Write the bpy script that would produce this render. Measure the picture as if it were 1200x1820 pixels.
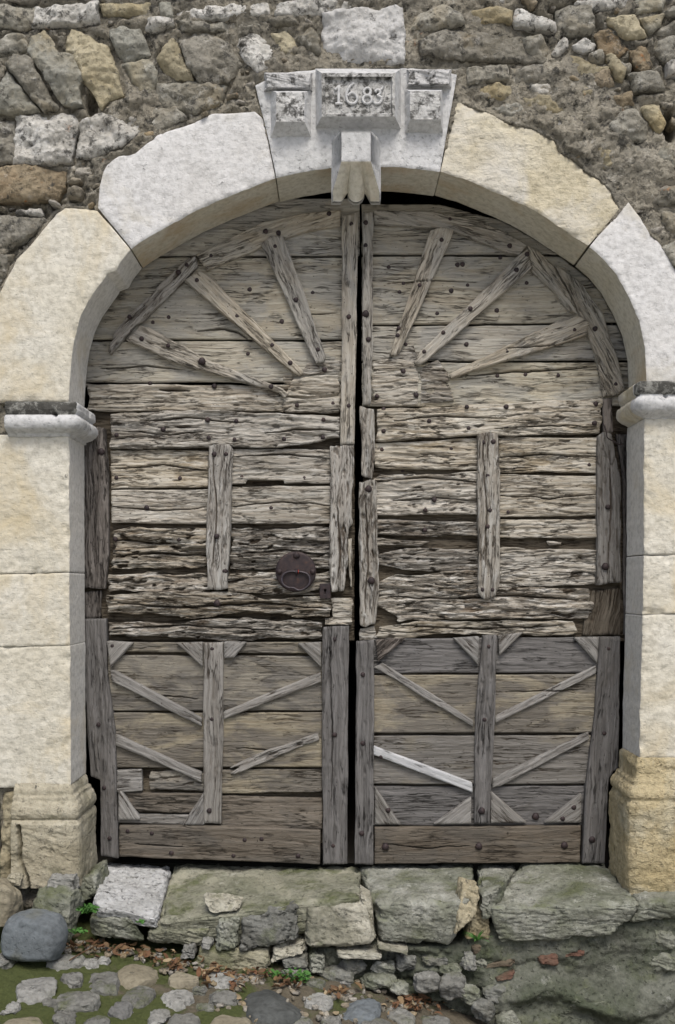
import bpy, math, random
import numpy as np
from mathutils import Matrix, Vector
for _o in list(bpy.data.objects): bpy.data.objects.remove(_o)
S = bpy.context.scene
COL = S.collection
rng = random.Random(1683)

# ------------------------------------------------------------------ camera, sky, sun, exposure
CAMD, F, HX, HY, ZC = 4.5, 1800.0, 600.0, 1040.0, 1.55
cam = bpy.data.objects.new('camera', bpy.data.cameras.new('camera'))
COL.objects.link(cam)
cam.location = (0, -CAMD, ZC)
cam.rotation_euler = (math.radians(90), 0, 0)
cam.data.sensor_fit = 'VERTICAL'
cam.data.sensor_height = 24.0
cam.data.lens = 24.0 * F / 1820.0
cam.data.shift_y = (HY - 910.0) / 1820.0
cam.data.clip_end = 200
S.camera = cam

SUN_EL, SUN_AZ = 56.0, 10.0          # azimuth: degrees to the right of straight in front of the wall
w = bpy.data.worlds.new('World'); S.world = w; w.use_nodes = True
wn = w.node_tree
sky = wn.nodes.new('ShaderNodeTexSky'); sky.sky_type = 'NISHITA'; sky.sun_disc = False
sky.sun_elevation = math.radians(SUN_EL); sky.sun_rotation = math.radians(180 - SUN_AZ)
sky.air_density = 1.0; sky.dust_density = 4.0; sky.ozone_density = 1.0
wn.links.new(sky.outputs[0], wn.nodes['Background'].inputs[0])
wn.nodes['Background'].inputs[1].default_value = 0.115
sl = bpy.data.lights.new('sun', 'SUN'); sl.energy = 1.9; sl.angle = math.radians(24); sl.color = (1.0, 0.965, 0.89)
so = bpy.data.objects.new('sun', sl); COL.objects.link(so)
el, az = math.radians(SUN_EL), math.radians(SUN_AZ)
sd = Vector((math.sin(az) * math.cos(el), -math.cos(az) * math.cos(el), math.sin(el)))
so.rotation_euler = sd.to_track_quat('Z', 'Y').to_euler()
so.location = sd * 20
S.view_settings.view_transform = 'Standard'; S.view_settings.look = 'None'
S.view_settings.exposure = 0.32; S.view_settings.gamma = 1.0
S.render.engine = 'CYCLES'

# ------------------------------------------------------------------ helpers
def P(x, y, Y=0.0):
    d = CAMD + Y
    return ((x - HX) * d / F, Y, ZC + (HY - y) * d / F)

def P2(pts, Y=0.0):
    d = CAMD + Y
    a = np.array(pts, float)
    return np.stack([(a[:, 0] - HX) * d / F, ZC + (HY - a[:, 1]) * d / F], 1)

def _h2(ix, iy, seed):
    n = (ix.astype(np.int64) * 374761393 + iy.astype(np.int64) * 668265263 + seed * 974634777) & 0xFFFFFFFF
    n = ((n ^ (n >> 13)) * 1274126177) & 0xFFFFFFFF
    n = n ^ (n >> 16)
    return n.astype(np.float64) / 2147483648.0 - 1.0

def vn(x, y, seed=0):
    ix = np.floor(x); iy = np.floor(y)
    fx = x - ix; fy = y - iy
    fx = fx * fx * fx * (fx * (fx * 6 - 15) + 10); fy = fy * fy * fy * (fy * (fy * 6 - 15) + 10)
    a = _h2(ix, iy, seed); b = _h2(ix + 1, iy, seed); c = _h2(ix, iy + 1, seed); d = _h2(ix + 1, iy + 1, seed)
    return (a + (b - a) * fx) * (1 - fy) + (c + (d - c) * fx) * fy

def fbm(x, y, octv=4, seed=0, gain=0.5):
    s = 0; amp = 1.0; t = 0
    for k in range(octv):
        s = s + amp * vn(x * 2 ** k + 17.3 * k, y * 2 ** k - 9.1 * k, seed + k * 13); t += amp; amp *= gain
    return s / t

def fbm3(p, sc, octv=3, seed=0):
    x, y, z = p[:, 0] * sc, p[:, 1] * sc, p[:, 2] * sc
    return (fbm(x + 3.1 * z, y - 1.7 * z, octv, seed) + fbm(y + 2.3 * x, z - 1.9 * y, octv, seed + 5) + fbm(z + 1.3 * y, x + 0.7 * z, octv, seed + 9)) / 2.0

def sdf(poly, U, V):
    """signed distance to a polygon, negative inside"""
    p = np.asarray(poly, float); n = len(p)
    best = np.full(U.shape, 1e9); inside = np.zeros(U.shape, bool)
    for i in range(n):
        a = p[i]; b = p[(i + 1) % n]; e = b - a
        L = max(e @ e, 1e-12)
        t = np.clip(((U - a[0]) * e[0] + (V - a[1]) * e[1]) / L, 0, 1)
        dx = U - a[0] - t * e[0]; dy = V - a[1] - t * e[1]
        best = np.minimum(best, dx * dx + dy * dy)
        cond = ((a[1] > V) != (b[1] > V))
        with np.errstate(divide='ignore', invalid='ignore'):
            xi = (b[0] - a[0]) * (V - a[1]) / (b[1] - a[1] if b[1] != a[1] else 1e-12) + a[0]
        inside ^= cond & (U < xi)
    d = np.sqrt(best)
    return np.where(inside, -d, d)

def build(name, V, Fq, mat, attrs=None, smooth=None, mats=None, midx=None):
    me = bpy.data.meshes.new(name)
    V = np.ascontiguousarray(V, np.float32); Fq = np.ascontiguousarray(Fq, np.int32)
    nf = len(Fq); k = Fq.shape[1]
    me.vertices.add(len(V)); me.vertices.foreach_set('co', V.ravel())
    me.loops.add(nf * k); me.loops.foreach_set('vertex_index', Fq.ravel())
    me.polygons.add(nf)
    me.polygons.foreach_set('loop_start', np.arange(0, nf * k, k, dtype=np.int32))
    me.polygons.foreach_set('loop_total', np.full(nf, k, np.int32))
    me.polygons.foreach_set('use_smooth', np.ones(nf, bool) if smooth is None else np.ascontiguousarray(smooth, bool))
    if mats:
        for m in mats: me.materials.append(m)
        me.polygons.foreach_set('material_index', np.ascontiguousarray(midx, np.int32))
    else:
        me.materials.append(mat)
    me.update(calc_edges=True)
    for an, av in (attrs or {}).items():
        at = me.attributes.new(an, 'FLOAT', 'POINT'); at.data.foreach_set('value', np.ascontiguousarray(av, np.float32))
    me.validate()
    return me

WORLD = {}
def link(name, data, loc=(0, 0, 0), ang=0.0, parent=None, rot=None):
    o = bpy.data.objects.new(name, data); COL.objects.link(o)
    M = Matrix.Translation(Vector(loc)) @ (rot.to_4x4() if rot else Matrix.Rotation(-ang, 4, 'Y'))
    WORLD[o.name] = M
    if parent:
        o.parent = parent
        o.matrix_local = WORLD[parent.name].inverted() @ M
    else:
        o.matrix_local = M
    return o

def thing(name, label, cat, loc=(0, 0, 0), group=None):
    o = link(name, None, loc); o.empty_display_size = 0.1
    return tag(o, label, cat, group)

def tag(o, label=None, cat=None, group=None, kind=None):
    if label: o['label'] = label
    if cat: o['category'] = cat
    if group: o['group'] = group
    if kind: o['kind'] = kind
    return o

def relief(poly, res, depth, hfun, ragged=0.0, ragf=(12, 12), rnd=0.006, seed=0, rndk=1.0):
    """a solid cut to an outline: a displaced front (towards -Y) and sides running back to `depth`"""
    p = np.asarray(poly, float)
    ru, rv = res if isinstance(res, tuple) else (res, res)
    mn = p.min(0); mx = p.max(0)
    us = np.arange(mn[0] - 2 * ru, mx[0] + 3 * ru, ru); vs = np.arange(mn[1] - 2 * rv, mx[1] + 3 * rv, rv)
    U, V = np.meshgrid(us, vs, indexing='ij')
    sdv = sdf(p, U, V)
    if ragged:
        sdv = sdv + ragged * (0.35 + fbm(U * ragf[0], V * ragf[1], 3, seed + 71))
    c = (sdv[:-1, :-1] + sdv[1:, :-1] + sdv[1:, 1:] + sdv[:-1, 1:]) / 4
    keep = c < 0
    if not keep.any(): keep[keep.shape[0] // 2, keep.shape[1] // 2] = True
    pad = np.pad(keep, 1)
    quad = [pad[:-1, :-1], pad[1:, :-1], pad[:-1, 1:], pad[1:, 1:]]
    anyk = quad[0] | quad[1] | quad[2] | quad[3]; allk = quad[0] & quad[1] & quad[2] & quad[3]
    bnd = anyk & ~allk
    gu, gv = np.gradient(sdv, ru, rv)
    gl = np.maximum(gu * gu + gv * gv, 0.2)
    du = np.clip(-sdv * gu / gl, -0.9 * ru, 0.9 * ru); dv = np.clip(-sdv * gv / gl, -0.9 * rv, 0.9 * rv)
    U = np.where(bnd, U + du, U); V = np.where(bnd, V + dv, V)
    sdv = np.where(bnd, 0.0, np.minimum(sdv, 0))
    h, g = hfun(U, V, sdv)
    t = np.clip(1 + sdv / max(rnd, 1e-6), 0, 1)
    Yv = -h + rndk * rnd * (1 - np.sqrt(np.maximum(0, 1 - t * t)))
    idx = -np.ones(U.shape, int); idx[anyk] = np.arange(anyk.sum())
    verts = np.stack([U[anyk], Yv[anyk], V[anyk]], 1); ga = g[anyk]
    I, J = np.nonzero(keep)
    f = np.stack([idx[I, J], idx[I + 1, J], idx[I + 1, J + 1], idx[I, J + 1]], 1)
    ea, eb = [], []
    kp = pad
    for (di, dj, a, b) in ((0, -1, (0, 0), (1, 0)), (1, 0, (1, 0), (1, 1)), (0, 1, (1, 1), (0, 1)), (-1, 0, (0, 1), (0, 0))):
        nb = kp[I + 1 + di, J + 1 + dj]
        m = ~nb
        ea.append(idx[I[m] + a[0], J[m] + a[1]]); eb.append(idx[I[m] + b[0], J[m] + b[1]])
    ea = np.concatenate(ea); eb = np.concatenate(eb)
    bi = np.unique(np.concatenate([ea, eb])); n0 = len(verts); nb = len(bi)
    loc = np.zeros(n0, int); loc[bi] = np.arange(nb)
    v1 = verts[bi].copy(); v2 = v1.copy(); v2[:, 1] = depth
    sk = np.stack([n0 + loc[eb], n0 + loc[ea], n0 + nb + loc[ea], n0 + nb + loc[eb]], 1)
    verts = np.concatenate([verts, v1, v2]); ga = np.concatenate([ga, ga[bi], ga[bi]])
    faces = np.concatenate([f, sk])
    side = np.concatenate([np.zeros(len(f), int), np.ones(len(sk), int)])
    return verts, faces, ga, side

def grid_faces(n, m, closed_m=False):
    i, j = np.meshgrid(np.arange(n - 1), np.arange(m if closed_m else m - 1), indexing='ij')
    i = i.ravel(); j = j.ravel(); j2 = (j + 1) % m
    return np.stack([i * m + j, (i + 1) * m + j, (i + 1) * m + j2, i * m + j2], 1)

def cube_pts(n):
    """points and quads of a cube surface -1..1 with n cells a side (welded)"""
    pts = {}; faces = []
    def idx(p):
        return pts.setdefault(p, len(pts))
    for ax in range(3):
        for s in (0, n):
            for i in range(n):
                for j in range(n):
                    q = []
                    for (a, b) in ((i, j), (i + 1, j), (i + 1, j + 1), (i, j + 1)):
                        c = [0, 0, 0]; c[ax] = s; c[(ax + 1) % 3] = a; c[(ax + 2) % 3] = b
                        q.append(idx(tuple(c)))
                    faces.append(q if s else q[::-1])
    V = np.array(list(pts.keys()), float) / n * 2 - 1
    return V, np.array(faces)
_CP = {}
def cubegrid(n):
    if n not in _CP: _CP[n] = cube_pts(n)
    return _CP[n][0].copy(), _CP[n][1]

# ------------------------------------------------------------------ materials
class NT:
    def __init__(s, name):
        s.m = bpy.data.materials.new(name); s.m.use_nodes = True
        s.t = s.m.node_tree; s.b = s.t.nodes['Principled BSDF']; s.L = s.t.links
    def n(s, typ, **k):
        x = s.t.nodes.new(typ)
        for a, v in k.items(): setattr(x, a, v)
        return x
    def sock(s, dst, v):
        if hasattr(v, 'is_linked'): s.L.new(v, dst)
        else: dst.default_value = v
    def math(s, op, a, b=0.0, clamp=False):
        x = s.n('ShaderNodeMath', operation=op, use_clamp=clamp); s.sock(x.inputs[0], a); s.sock(x.inputs[1], b); return x.outputs[0]
    def coords(s, rand=True):
        tc = s.n('ShaderNodeTexCoord'); oi = s.n('ShaderNodeObjectInfo')
        v = s.n('ShaderNodeVectorMath', operation='MULTIPLY_ADD')
        cx = s.n('ShaderNodeCombineXYZ')
        for i in range(3): s.L.new(oi.outputs['Random'], cx.inputs[i])
        s.L.new(cx.outputs[0], v.inputs[0]); v.inputs[1].default_value = (37.0, 53.0, 71.0) if rand else (0, 0, 0)
        s.L.new(tc.outputs['Object'], v.inputs[2])
        s.rand = oi.outputs['Random']
        return v.outputs[0]
    def scale(s, v, sc):
        x = s.n('ShaderNodeVectorMath', operation='MULTIPLY'); s.L.new(v, x.inputs[0]); x.inputs[1].default_value = sc; return x.outputs[0]
    def noise(s, v, sc, det=5, rough=0.55, dist=0.0):
        x = s.n('ShaderNodeTexNoise'); s.L.new(v, x.inputs['Vector']); x.inputs['Scale'].default_value = sc
        x.inputs['Detail'].default_value = det; x.inputs['Roughness'].default_value = rough; x.inputs['Distortion'].default_value = dist
        return x.outputs['Fac']
    def voro(s, v, sc, feat='F1'):
        x = s.n('ShaderNodeTexVoronoi', feature=feat); s.L.new(v, x.inputs['Vector']); x.inputs['Scale'].default_value = sc
        return x.outputs['Distance']
    def ramp(s, fac, stops, interp='LINEAR'):
        x = s.n('ShaderNodeValToRGB'); s.L.new(fac, x.inputs[0]); cr = x.color_ramp; cr.interpolation = interp
        while len(cr.elements) < len(stops): cr.elements.new(0.5)
        for e, (p, c) in zip(cr.elements, stops):
            e.position = p; e.color = (c, c, c, 1) if isinstance(c, (int, float)) else (*c, 1)
        return x.outputs[0]
    def mix(s, fac, a, b, blend='MIX'):
        x = s.n('ShaderNodeMix', data_type='RGBA', blend_type=blend)
        s.sock(x.inputs[0], fac)
        for i, v in ((6, a), (7, b)):
            if hasattr(v, 'is_linked'): s.L.new(v, x.inputs[i])
            else: x.inputs[i].default_value = (*v, 1)
        return x.outputs[2]
    def attr(s, nm):
        x = s.n('ShaderNodeAttribute'); x.attribute_name = nm; return x.outputs['Fac']
    def bump(s, h, strength=0.5, dist=0.005, prev=None):
        x = s.n('ShaderNodeBump'); s.L.new(h, x.inputs['Height']); x.inputs['Strength'].default_value = strength
        x.inputs['Distance'].default_value = dist
        if prev: s.L.new(prev, x.inputs['Normal'])
        return x.outputs[0]
    def done(s, col, rough=0.85, nrm=None, spec=0.25, metal=0.0):
        s.sock(s.b.inputs['Base Color'], col if hasattr(col, 'is_linked') else (*col, 1))
        s.sock(s.b.inputs['Roughness'], rough); s.b.inputs['Specular IOR Level'].default_value = spec
        s.b.inputs['Metallic'].default_value = metal
        if nrm: s.L.new(nrm, s.b.inputs['Normal'])
        return s.m

def wood_mat(name, light, mid, dark, patch=None, patch_at=0.58, fine=1.0, crack=0.5, groove=(0.055, 0.038, 0.024), pale=None, gl=3.4, var=0.42):
    t = NT(name); v = t.coords()
    wob = t.noise(t.scale(v, (3.2, 3.2, 9)), 1.0, 4)
    cx = t.n('ShaderNodeCombineXYZ'); t.L.new(t.math('MULTIPLY', t.math('SUBTRACT', wob, 0.5), 0.06), cx.inputs[2])
    va = t.n('ShaderNodeVectorMath', operation='ADD'); t.L.new(v, va.inputs[0]); t.L.new(cx.outputs[0], va.inputs[1]); v2 = va.outputs[0]
    g1 = t.noise(t.scale(v2, (gl, 22, 80)), 1.0, 8, 0.70)
    g2 = t.noise(t.scale(v2, (14, 90, 260)), 1.0, 4, 0.62)
    bl0 = t.noise(t.scale(v, (5, 5, 11)), 1.0, 6, 0.65, 0.4)
    col = t.ramp(g1, [(0.27, dark), (0.43, mid), (0.58, light)])
    col = t.mix(t.ramp(bl0, [(0.36, 0.5), (0.48, 0.0)]), col, t.mix(g1, dark, mid))
    if patch:
        bl = t.noise(t.scale(v, (2.6, 2.6, 6.5)), 1.0, 6, 0.66, 0.7)
        col = t.mix(t.ramp(bl, [(patch_at - 0.06, 0.0), (patch_at + 0.05, 0.85)]), col, t.mix(t.ramp(g1, [(0.32, 0.0), (0.66, 1.0)]), tuple(c * 0.55 for c in patch), patch))
    if pale:
        bl2 = t.noise(t.scale(v2, (7, 12, 45)), 1.0, 6, 0.7)
        col = t.mix(t.ramp(bl2, [(0.53, 0.0), (0.62, 0.85)]), col, pale)
    col = t.mix(t.ramp(g2, [(0.30, 0.5 * fine), (0.45, 0.0)]), col, dark)
    col = t.mix(t.ramp(g2, [(0.54, 0.0), (0.70, 0.5 * fine)]), col, tuple(min(0.8, c * 1.3) for c in light))
    def cracks(sc, wd, gsc, at):
        ck = t.noise(t.scale(v2, sc), 1.0, 5, 0.62)
        cm = t.ramp(t.math('ABSOLUTE', t.math('SUBTRACT', ck, 0.5)), [(0.0, 1.0), (wd, 0.0)])
        gate = t.ramp(t.noise(t.scale(v, gsc), 1.0, 3), [(at, 0.0), (at + 0.08, 1.0)])
        return t.math('MULTIPLY', cm, gate)
    cm = t.math('MAXIMUM', cracks((1.6, 9, 36), 0.020, (4, 4, 9), 0.53 - 0.1 * crack), cracks((4.5, 20, 80), 0.030, (6, 6, 14), 0.62 - 0.13 * crack))
    pits = t.ramp(t.noise(t.scale(v, (50, 60, 130)), 1.0, 3, 0.55), [(0.685 - 0.03 * crack, 0.0), (0.72 - 0.03 * crack, 1.0)])
    cm = t.math('MAXIMUM', cm, t.math('MULTIPLY', pits, 0.8))
    hsv = t.n('ShaderNodeHueSaturation'); t.L.new(col, hsv.inputs['Color'])
    t.L.new(t.math('ADD', t.math('MULTIPLY', t.rand, var), 0.98 - var / 2), hsv.inputs['Value'])
    t.L.new(t.math('ADD', t.math('MULTIPLY', t.math('FRACT', t.math('MULTIPLY', t.rand, 7.3)), 0.5), 0.72), hsv.inputs['Saturation']); col = hsv.outputs[0]
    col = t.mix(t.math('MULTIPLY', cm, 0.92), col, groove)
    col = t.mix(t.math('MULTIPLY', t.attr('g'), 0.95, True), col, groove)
    nr = t.bump(g1, 0.8, 0.008)
    nr = t.bump(g2, 0.6, 0.003, nr)
    nr = t.bump(t.math('SUBTRACT', 1.0, cm), 0.9, 0.006, nr)
    return t.done(col, 0.85, nr, 0.15)

def stone_mat(name, base, alt, stain=None, stain_at=0.62, pit=0.5, black=0.0, white=0.0, orange=0.0, moss=0.0, rough_bump=1.0, coarse=1.0, vary=0.0, tool=0.0, use_rnd=False, bs=17):
    t = NT(name); v = t.coords()
    big = t.noise(v, 3.2 * coarse, 6, 0.6, 0.4)
    col = t.ramp(big, [(0.34, alt), (0.62, base)])
    if use_rnd:
        r = t.attr('rnd')
        tint = t.ramp(r, [(0.0, (0.20, 0.17, 0.12)), (0.3, (0.25, 0.235, 0.20)), (0.5, (0.30, 0.225, 0.12)), (0.72, (0.22, 0.21, 0.195)), (1.0, (0.44, 0.42, 0.38))])
        col = t.mix(0.72, col, tint)
    fine = t.noise(v, 42 * coarse, 6, 0.65)
    col = t.mix(t.ramp(fine, [(0.36, 0.5), (0.52, 0.0)]), col, tuple(c * 0.62 for c in alt))
    col = t.mix(t.ramp(fine, [(0.54, 0.0), (0.72, 0.4)]), col, tuple(min(0.85, c * 1.22) for c in base))
    if stain:
        s_ = t.noise(v, 2.3 * coarse, 6, 0.62, 0.8)
        col = t.mix(t.ramp(s_, [(stain_at - 0.10, 0.0), (stain_at + 0.08, 0.8)]), col, stain)
    if white:
        wn_ = t.noise(v, 13, 9, 0.78)
        col = t.mix(t.ramp(wn_, [(0.62 - 0.14 * white, 0.0), (0.74 - 0.12 * white, 0.7)]), col, tuple(min(0.62, 0.25 + c) for c in base))
    if black:
        bn = t.noise(v, bs, 9, 0.76, 0.2)
        col = t.mix(t.ramp(bn, [(0.66 - 0.2 * black, 0.0), (0.72 - 0.17 * black, 0.9)]), col, (0.045, 0.044, 0.04))
    if orange:
        on = t.noise(v, 9, 6, 0.7)
        col = t.mix(t.ramp(on, [(0.69 - 0.1 * orange, 0.0), (0.74 - 0.1 * orange, 0.8)]), col, (0.30, 0.12, 0.035))
    if moss:
        geo = t.n('ShaderNodeNewGeometry'); sx = t.n('ShaderNodeSeparateXYZ'); t.L.new(geo.outputs['Normal'], sx.inputs[0])
        mn_ = t.noise(v, 6.5, 7, 0.68)
        mf = t.math('MULTIPLY', t.ramp(mn_, [(0.62 - 0.22 * moss, 0.0), (0.74 - 0.2 * moss, 0.85)]), t.ramp(sx.outputs[2], [(0.0, 0.55), (0.8, 1.0)]))
        col = t.mix(mf, col, t.mix(fine, (0.045, 0.055, 0.02), (0.11, 0.125, 0.05)))
    if vary:
        hsv = t.n('ShaderNodeHueSaturation'); t.L.new(col, hsv.inputs['Color'])
        t.L.new(t.math('ADD', t.math('MULTIPLY', t.rand, vary), 1.0 - vary / 2), hsv.inputs['Value']); col = hsv.outputs[0]
    nr = t.bump(big, 0.35 * rough_bump, 0.03)
    mid = t.noise(v, 17 * coarse, 6, 0.62)
    nr = t.bump(mid, 0.55 * rough_bump, 0.016, nr)
    nr = t.bump(fine, 0.6 * rough_bump, 0.006, nr)
    if tool:
        tn = t.noise(t.scale(v, (26, 26, 70)), 1.0, 3, 0.5, 0.7)
        nr = t.bump(tn, tool, 0.010, nr)
    if pit:
        pv = t.ramp(t.noise(v, 55, 3, 0.5), [(0.30, 0.0), (0.40, 1.0)])
        nr = t.bump(pv, pit, 0.005, nr)
        col = t.mix(t.math('MULTIPLY', t.math('SUBTRACT', 1.0, pv), 0.45 * pit), col, tuple(c * 0.4 for c in alt))
    return t.done(col, 0.9, nr, 0.2)

M = {}
# wood
M['board'] = wood_mat('weathered_board', (0.42, 0.395, 0.33), (0.325, 0.295, 0.235), (0.18, 0.156, 0.122), patch=(0.37, 0.362, 0.33), patch_at=0.52, crack=0.35, fine=0.6, gl=1.7, var=0.25, groove=(0.04, 0.032, 0.024))
M['worn'] = wood_mat('worn_board', (0.44, 0.415, 0.365), (0.335, 0.302, 0.25), (0.19, 0.16, 0.122), patch=(0.28, 0.238, 0.176), patch_at=0.60, pale=(0.51, 0.49, 0.445), crack=0.6, fine=0.8, groove=(0.05, 0.037, 0.026), gl=2.3, var=0.3)
M['rotten'] = wood_mat('rotten_board', (0.37, 0.345, 0.30), (0.23, 0.197, 0.153), (0.09, 0.068, 0.047), patch=(0.21, 0.135, 0.068), patch_at=0.61, pale=(0.50, 0.485, 0.45), crack=1.1, fine=1.0, groove=(0.03, 0.021, 0.013))
M['batten'] = wood_mat('weathered_batten', (0.37, 0.355, 0.325), (0.265, 0.245, 0.215), (0.125, 0.108, 0.09), pale=(0.43, 0.425, 0.405), crack=0.8, fine=0.8, gl=2.4, var=0.2)
M['ray'] = wood_mat('sunray_batten', (0.42, 0.39, 0.335), (0.31, 0.28, 0.23), (0.15, 0.126, 0.098), patch=(0.40, 0.385, 0.35), patch_at=0.53, crack=0.5, fine=0.7, gl=2.0, var=0.2, groove=(0.04, 0.032, 0.024))
M['frame'] = wood_mat('grey_frame', (0.175, 0.168, 0.165), (0.112, 0.107, 0.104), (0.06, 0.056, 0.053), patch=(0.135, 0.126, 0.117), patch_at=0.60, crack=0.15, fine=0.6, groove=(0.023, 0.021, 0.019), gl=1.6, var=0.2)  # lower frame, rail and brace woods: own tones, also darkened for weaker light low down
M['panel'] = wood_mat('lower_panel', (0.275, 0.252, 0.20), (0.215, 0.19, 0.145), (0.145, 0.123, 0.093), patch=(0.15, 0.14, 0.128), patch_at=0.48, crack=0.0, fine=0.5, gl=1.6, var=0.15)
M['panelgrey'] = wood_mat('lower_panel_grey', (0.205, 0.194, 0.177), (0.14, 0.13, 0.116), (0.08, 0.072, 0.062), patch=(0.24, 0.215, 0.165), patch_at=0.60, crack=0.1, fine=0.5, gl=1.6, var=0.2)
M['brown'] = wood_mat('bottom_rail_wood', (0.165, 0.147, 0.125), (0.115, 0.099, 0.081), (0.064, 0.053, 0.042), patch=(0.135, 0.124, 0.11), patch_at=0.53, crack=0.1, fine=0.6, groove=(0.027, 0.022, 0.017), gl=1.6, var=0.2)
M['grey'] = wood_mat('grey_brace', (0.265, 0.257, 0.245), (0.18, 0.172, 0.16), (0.095, 0.088, 0.08), crack=0.2, fine=0.7, gl=2.0, var=0.25)
M['white'] = wood_mat('bleached_strip', (0.47, 0.48, 0.50), (0.40, 0.41, 0.42), (0.27, 0.27, 0.275), crack=-0.3, fine=0.6, groove=(0.16, 0.155, 0.15), var=0.05)
M['dark'] = wood_mat('dark_stile', (0.18, 0.163, 0.15), (0.112, 0.099, 0.09), (0.045, 0.038, 0.034), crack=0.8, groove=(0.016, 0.013, 0.011), var=0.2)
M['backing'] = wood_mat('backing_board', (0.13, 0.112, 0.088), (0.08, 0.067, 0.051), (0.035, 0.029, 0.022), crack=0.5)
# stone
M['lime_blue'] = stone_mat('pale_limestone', (0.60, 0.60, 0.60), (0.55, 0.545, 0.535), stain=(0.52, 0.49, 0.41), stain_at=0.64, pit=0.3, black=0.02, tool=0.2, rough_bump=0.6)
M['lime_spot'] = stone_mat('pale_limestone_spotted', (0.59, 0.59, 0.59), (0.54, 0.535, 0.525), stain=(0.52, 0.49, 0.41), stain_at=0.64, pit=0.35, black=0.26, tool=0.22, rough_bump=0.65)
M['lime_warm'] = stone_mat('warm_limestone', (0.585, 0.565, 0.50), (0.53, 0.50, 0.415), stain=(0.50, 0.43, 0.29), stain_at=0.58, pit=0.35, black=0.05, tool=0.25, rough_bump=0.7)
M['lime_yel'] = stone_mat('yellow_limestone', (0.54, 0.50, 0.395), (0.47, 0.42, 0.30), stain=(0.57, 0.555, 0.515), stain_at=0.54, pit=0.4, black=0.05, tool=0.45, rough_bump=1.1)
M['lime_ochre'] = stone_mat('ochre_limestone', (0.47, 0.405, 0.265), (0.37, 0.305, 0.175), stain=(0.46, 0.435, 0.34), stain_at=0.6, pit=0.8, tool=0.6, rough_bump=2.2, coarse=1.2)
M['soffit'] = stone_mat('arch_soffit', (0.58, 0.56, 0.49), (0.50, 0.465, 0.37), stain=(0.44, 0.345, 0.225), stain_at=0.60, pit=0.3, rough_bump=0.5)
M['reveal'] = stone_mat('jamb_reveal', (0.64, 0.63, 0.60), (0.59, 0.575, 0.535), stain=(0.53, 0.48, 0.38), stain_at=0.63, pit=0.15, rough_bump=0.6)
M['key'] = stone_mat('keystone_stone', (0.545, 0.55, 0.555), (0.46, 0.465, 0.465), pit=0.6, black=0.30, rough_bump=0.8)
M['keydirty'] = stone_mat('keystone_lichen', (0.55, 0.55, 0.545), (0.33, 0.33, 0.315), pit=0.8, black=0.90, rough_bump=1.3, bs=20)
M['keydark'] = stone_mat('impost_lichen', (0.30, 0.30, 0.28), (0.17, 0.17, 0.155), pit=0.7, black=1.15, white=0.2, rough_bump=1.3)
M['plinth'] = stone_mat('plinth_limestone', (0.437, 0.408, 0.328), (0.342, 0.309, 0.228), stain=(0.228, 0.214, 0.157), stain_at=0.56, pit=0.6, black=0.3, moss=0.1, rough_bump=1.7)
M['keyhalf'] = stone_mat('keystone_spotted', (0.525, 0.525, 0.529), (0.413, 0.413, 0.408), pit=0.7, black=0.74, rough_bump=1.2, bs=22)
M['r_grey'] = stone_mat('rubble_grey', (0.31, 0.30, 0.262), (0.185, 0.172, 0.138), stain=(0.26, 0.21, 0.125), pit=0.8, black=0.6, white=0.5, orange=0.25, rough_bump=2.0, vary=0.3)
M['r_tan'] = stone_mat('rubble_tan', (0.36, 0.325, 0.235), (0.25, 0.217, 0.14), stain=(0.31, 0.24, 0.12), stain_at=0.62, pit=0.6, black=0.40, white=0.25, orange=0.2, rough_bump=1.9, vary=0.3)
M['r_white'] = stone_mat('rubble_white', (0.53, 0.525, 0.50), (0.36, 0.345, 0.31), stain=(0.30, 0.27, 0.22), stain_at=0.64, pit=0.9, black=0.72, white=0.5, orange=0.35, rough_bump=1.5, vary=0.15)
M['r_blue'] = stone_mat('rubble_bluegrey', (0.30, 0.30, 0.268), (0.195, 0.19, 0.16), stain=(0.28, 0.24, 0.155), stain_at=0.60, pit=0.7, black=0.45, white=0.3, orange=0.2, rough_bump=1.9, vary=0.3)
M['r_dark'] = stone_mat('rubble_dark', (0.27, 0.258, 0.225), (0.16, 0.148, 0.118), stain=(0.23, 0.175, 0.09), pit=0.8, black=0.62, white=0.5, orange=0.35, rough_bump=2.0, vary=0.3)
M['r_rust'] = stone_mat('rubble_rusty', (0.27, 0.225, 0.155), (0.17, 0.132, 0.085), stain=(0.27, 0.16, 0.075), stain_at=0.58, pit=0.8, black=0.55, white=0.45, orange=0.7, rough_bump=2.0)
M['r_small'] = stone_mat('rubble_small', (0.31, 0.285, 0.235), (0.18, 0.155, 0.115), pit=0.8, black=0.55, white=0.35, orange=0.3, rough_bump=2.0, use_rnd=True)
M['mortar'] = stone_mat('old_lime_mortar', (0.335, 0.31, 0.255), (0.225, 0.205, 0.162), stain=(0.14, 0.134, 0.115), stain_at=0.58, pit=1.0, black=0.64, white=0.5, orange=0.12, rough_bump=2.6, coarse=1.5)
M['step'] = stone_mat('step_stone_grey', (0.33, 0.335, 0.30), (0.19, 0.195, 0.16), stain=(0.095, 0.105, 0.07), stain_at=0.52, pit=0.8, white=0.7, black=0.3, moss=0.55, rough_bump=1.7)
M['step_white'] = stone_mat('step_stone_pitted', (0.52, 0.53, 0.54), (0.36, 0.365, 0.36), pit=1.0, black=0.42, moss=0.1, rough_bump=1.9)
M['step_pale'] = stone_mat('step_stone_pale', (0.46, 0.445, 0.38), (0.30, 0.285, 0.225), stain=(0.13, 0.13, 0.095), stain_at=0.55, pit=0.8, black=0.4, moss=0.3, rough_bump=1.8)
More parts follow.
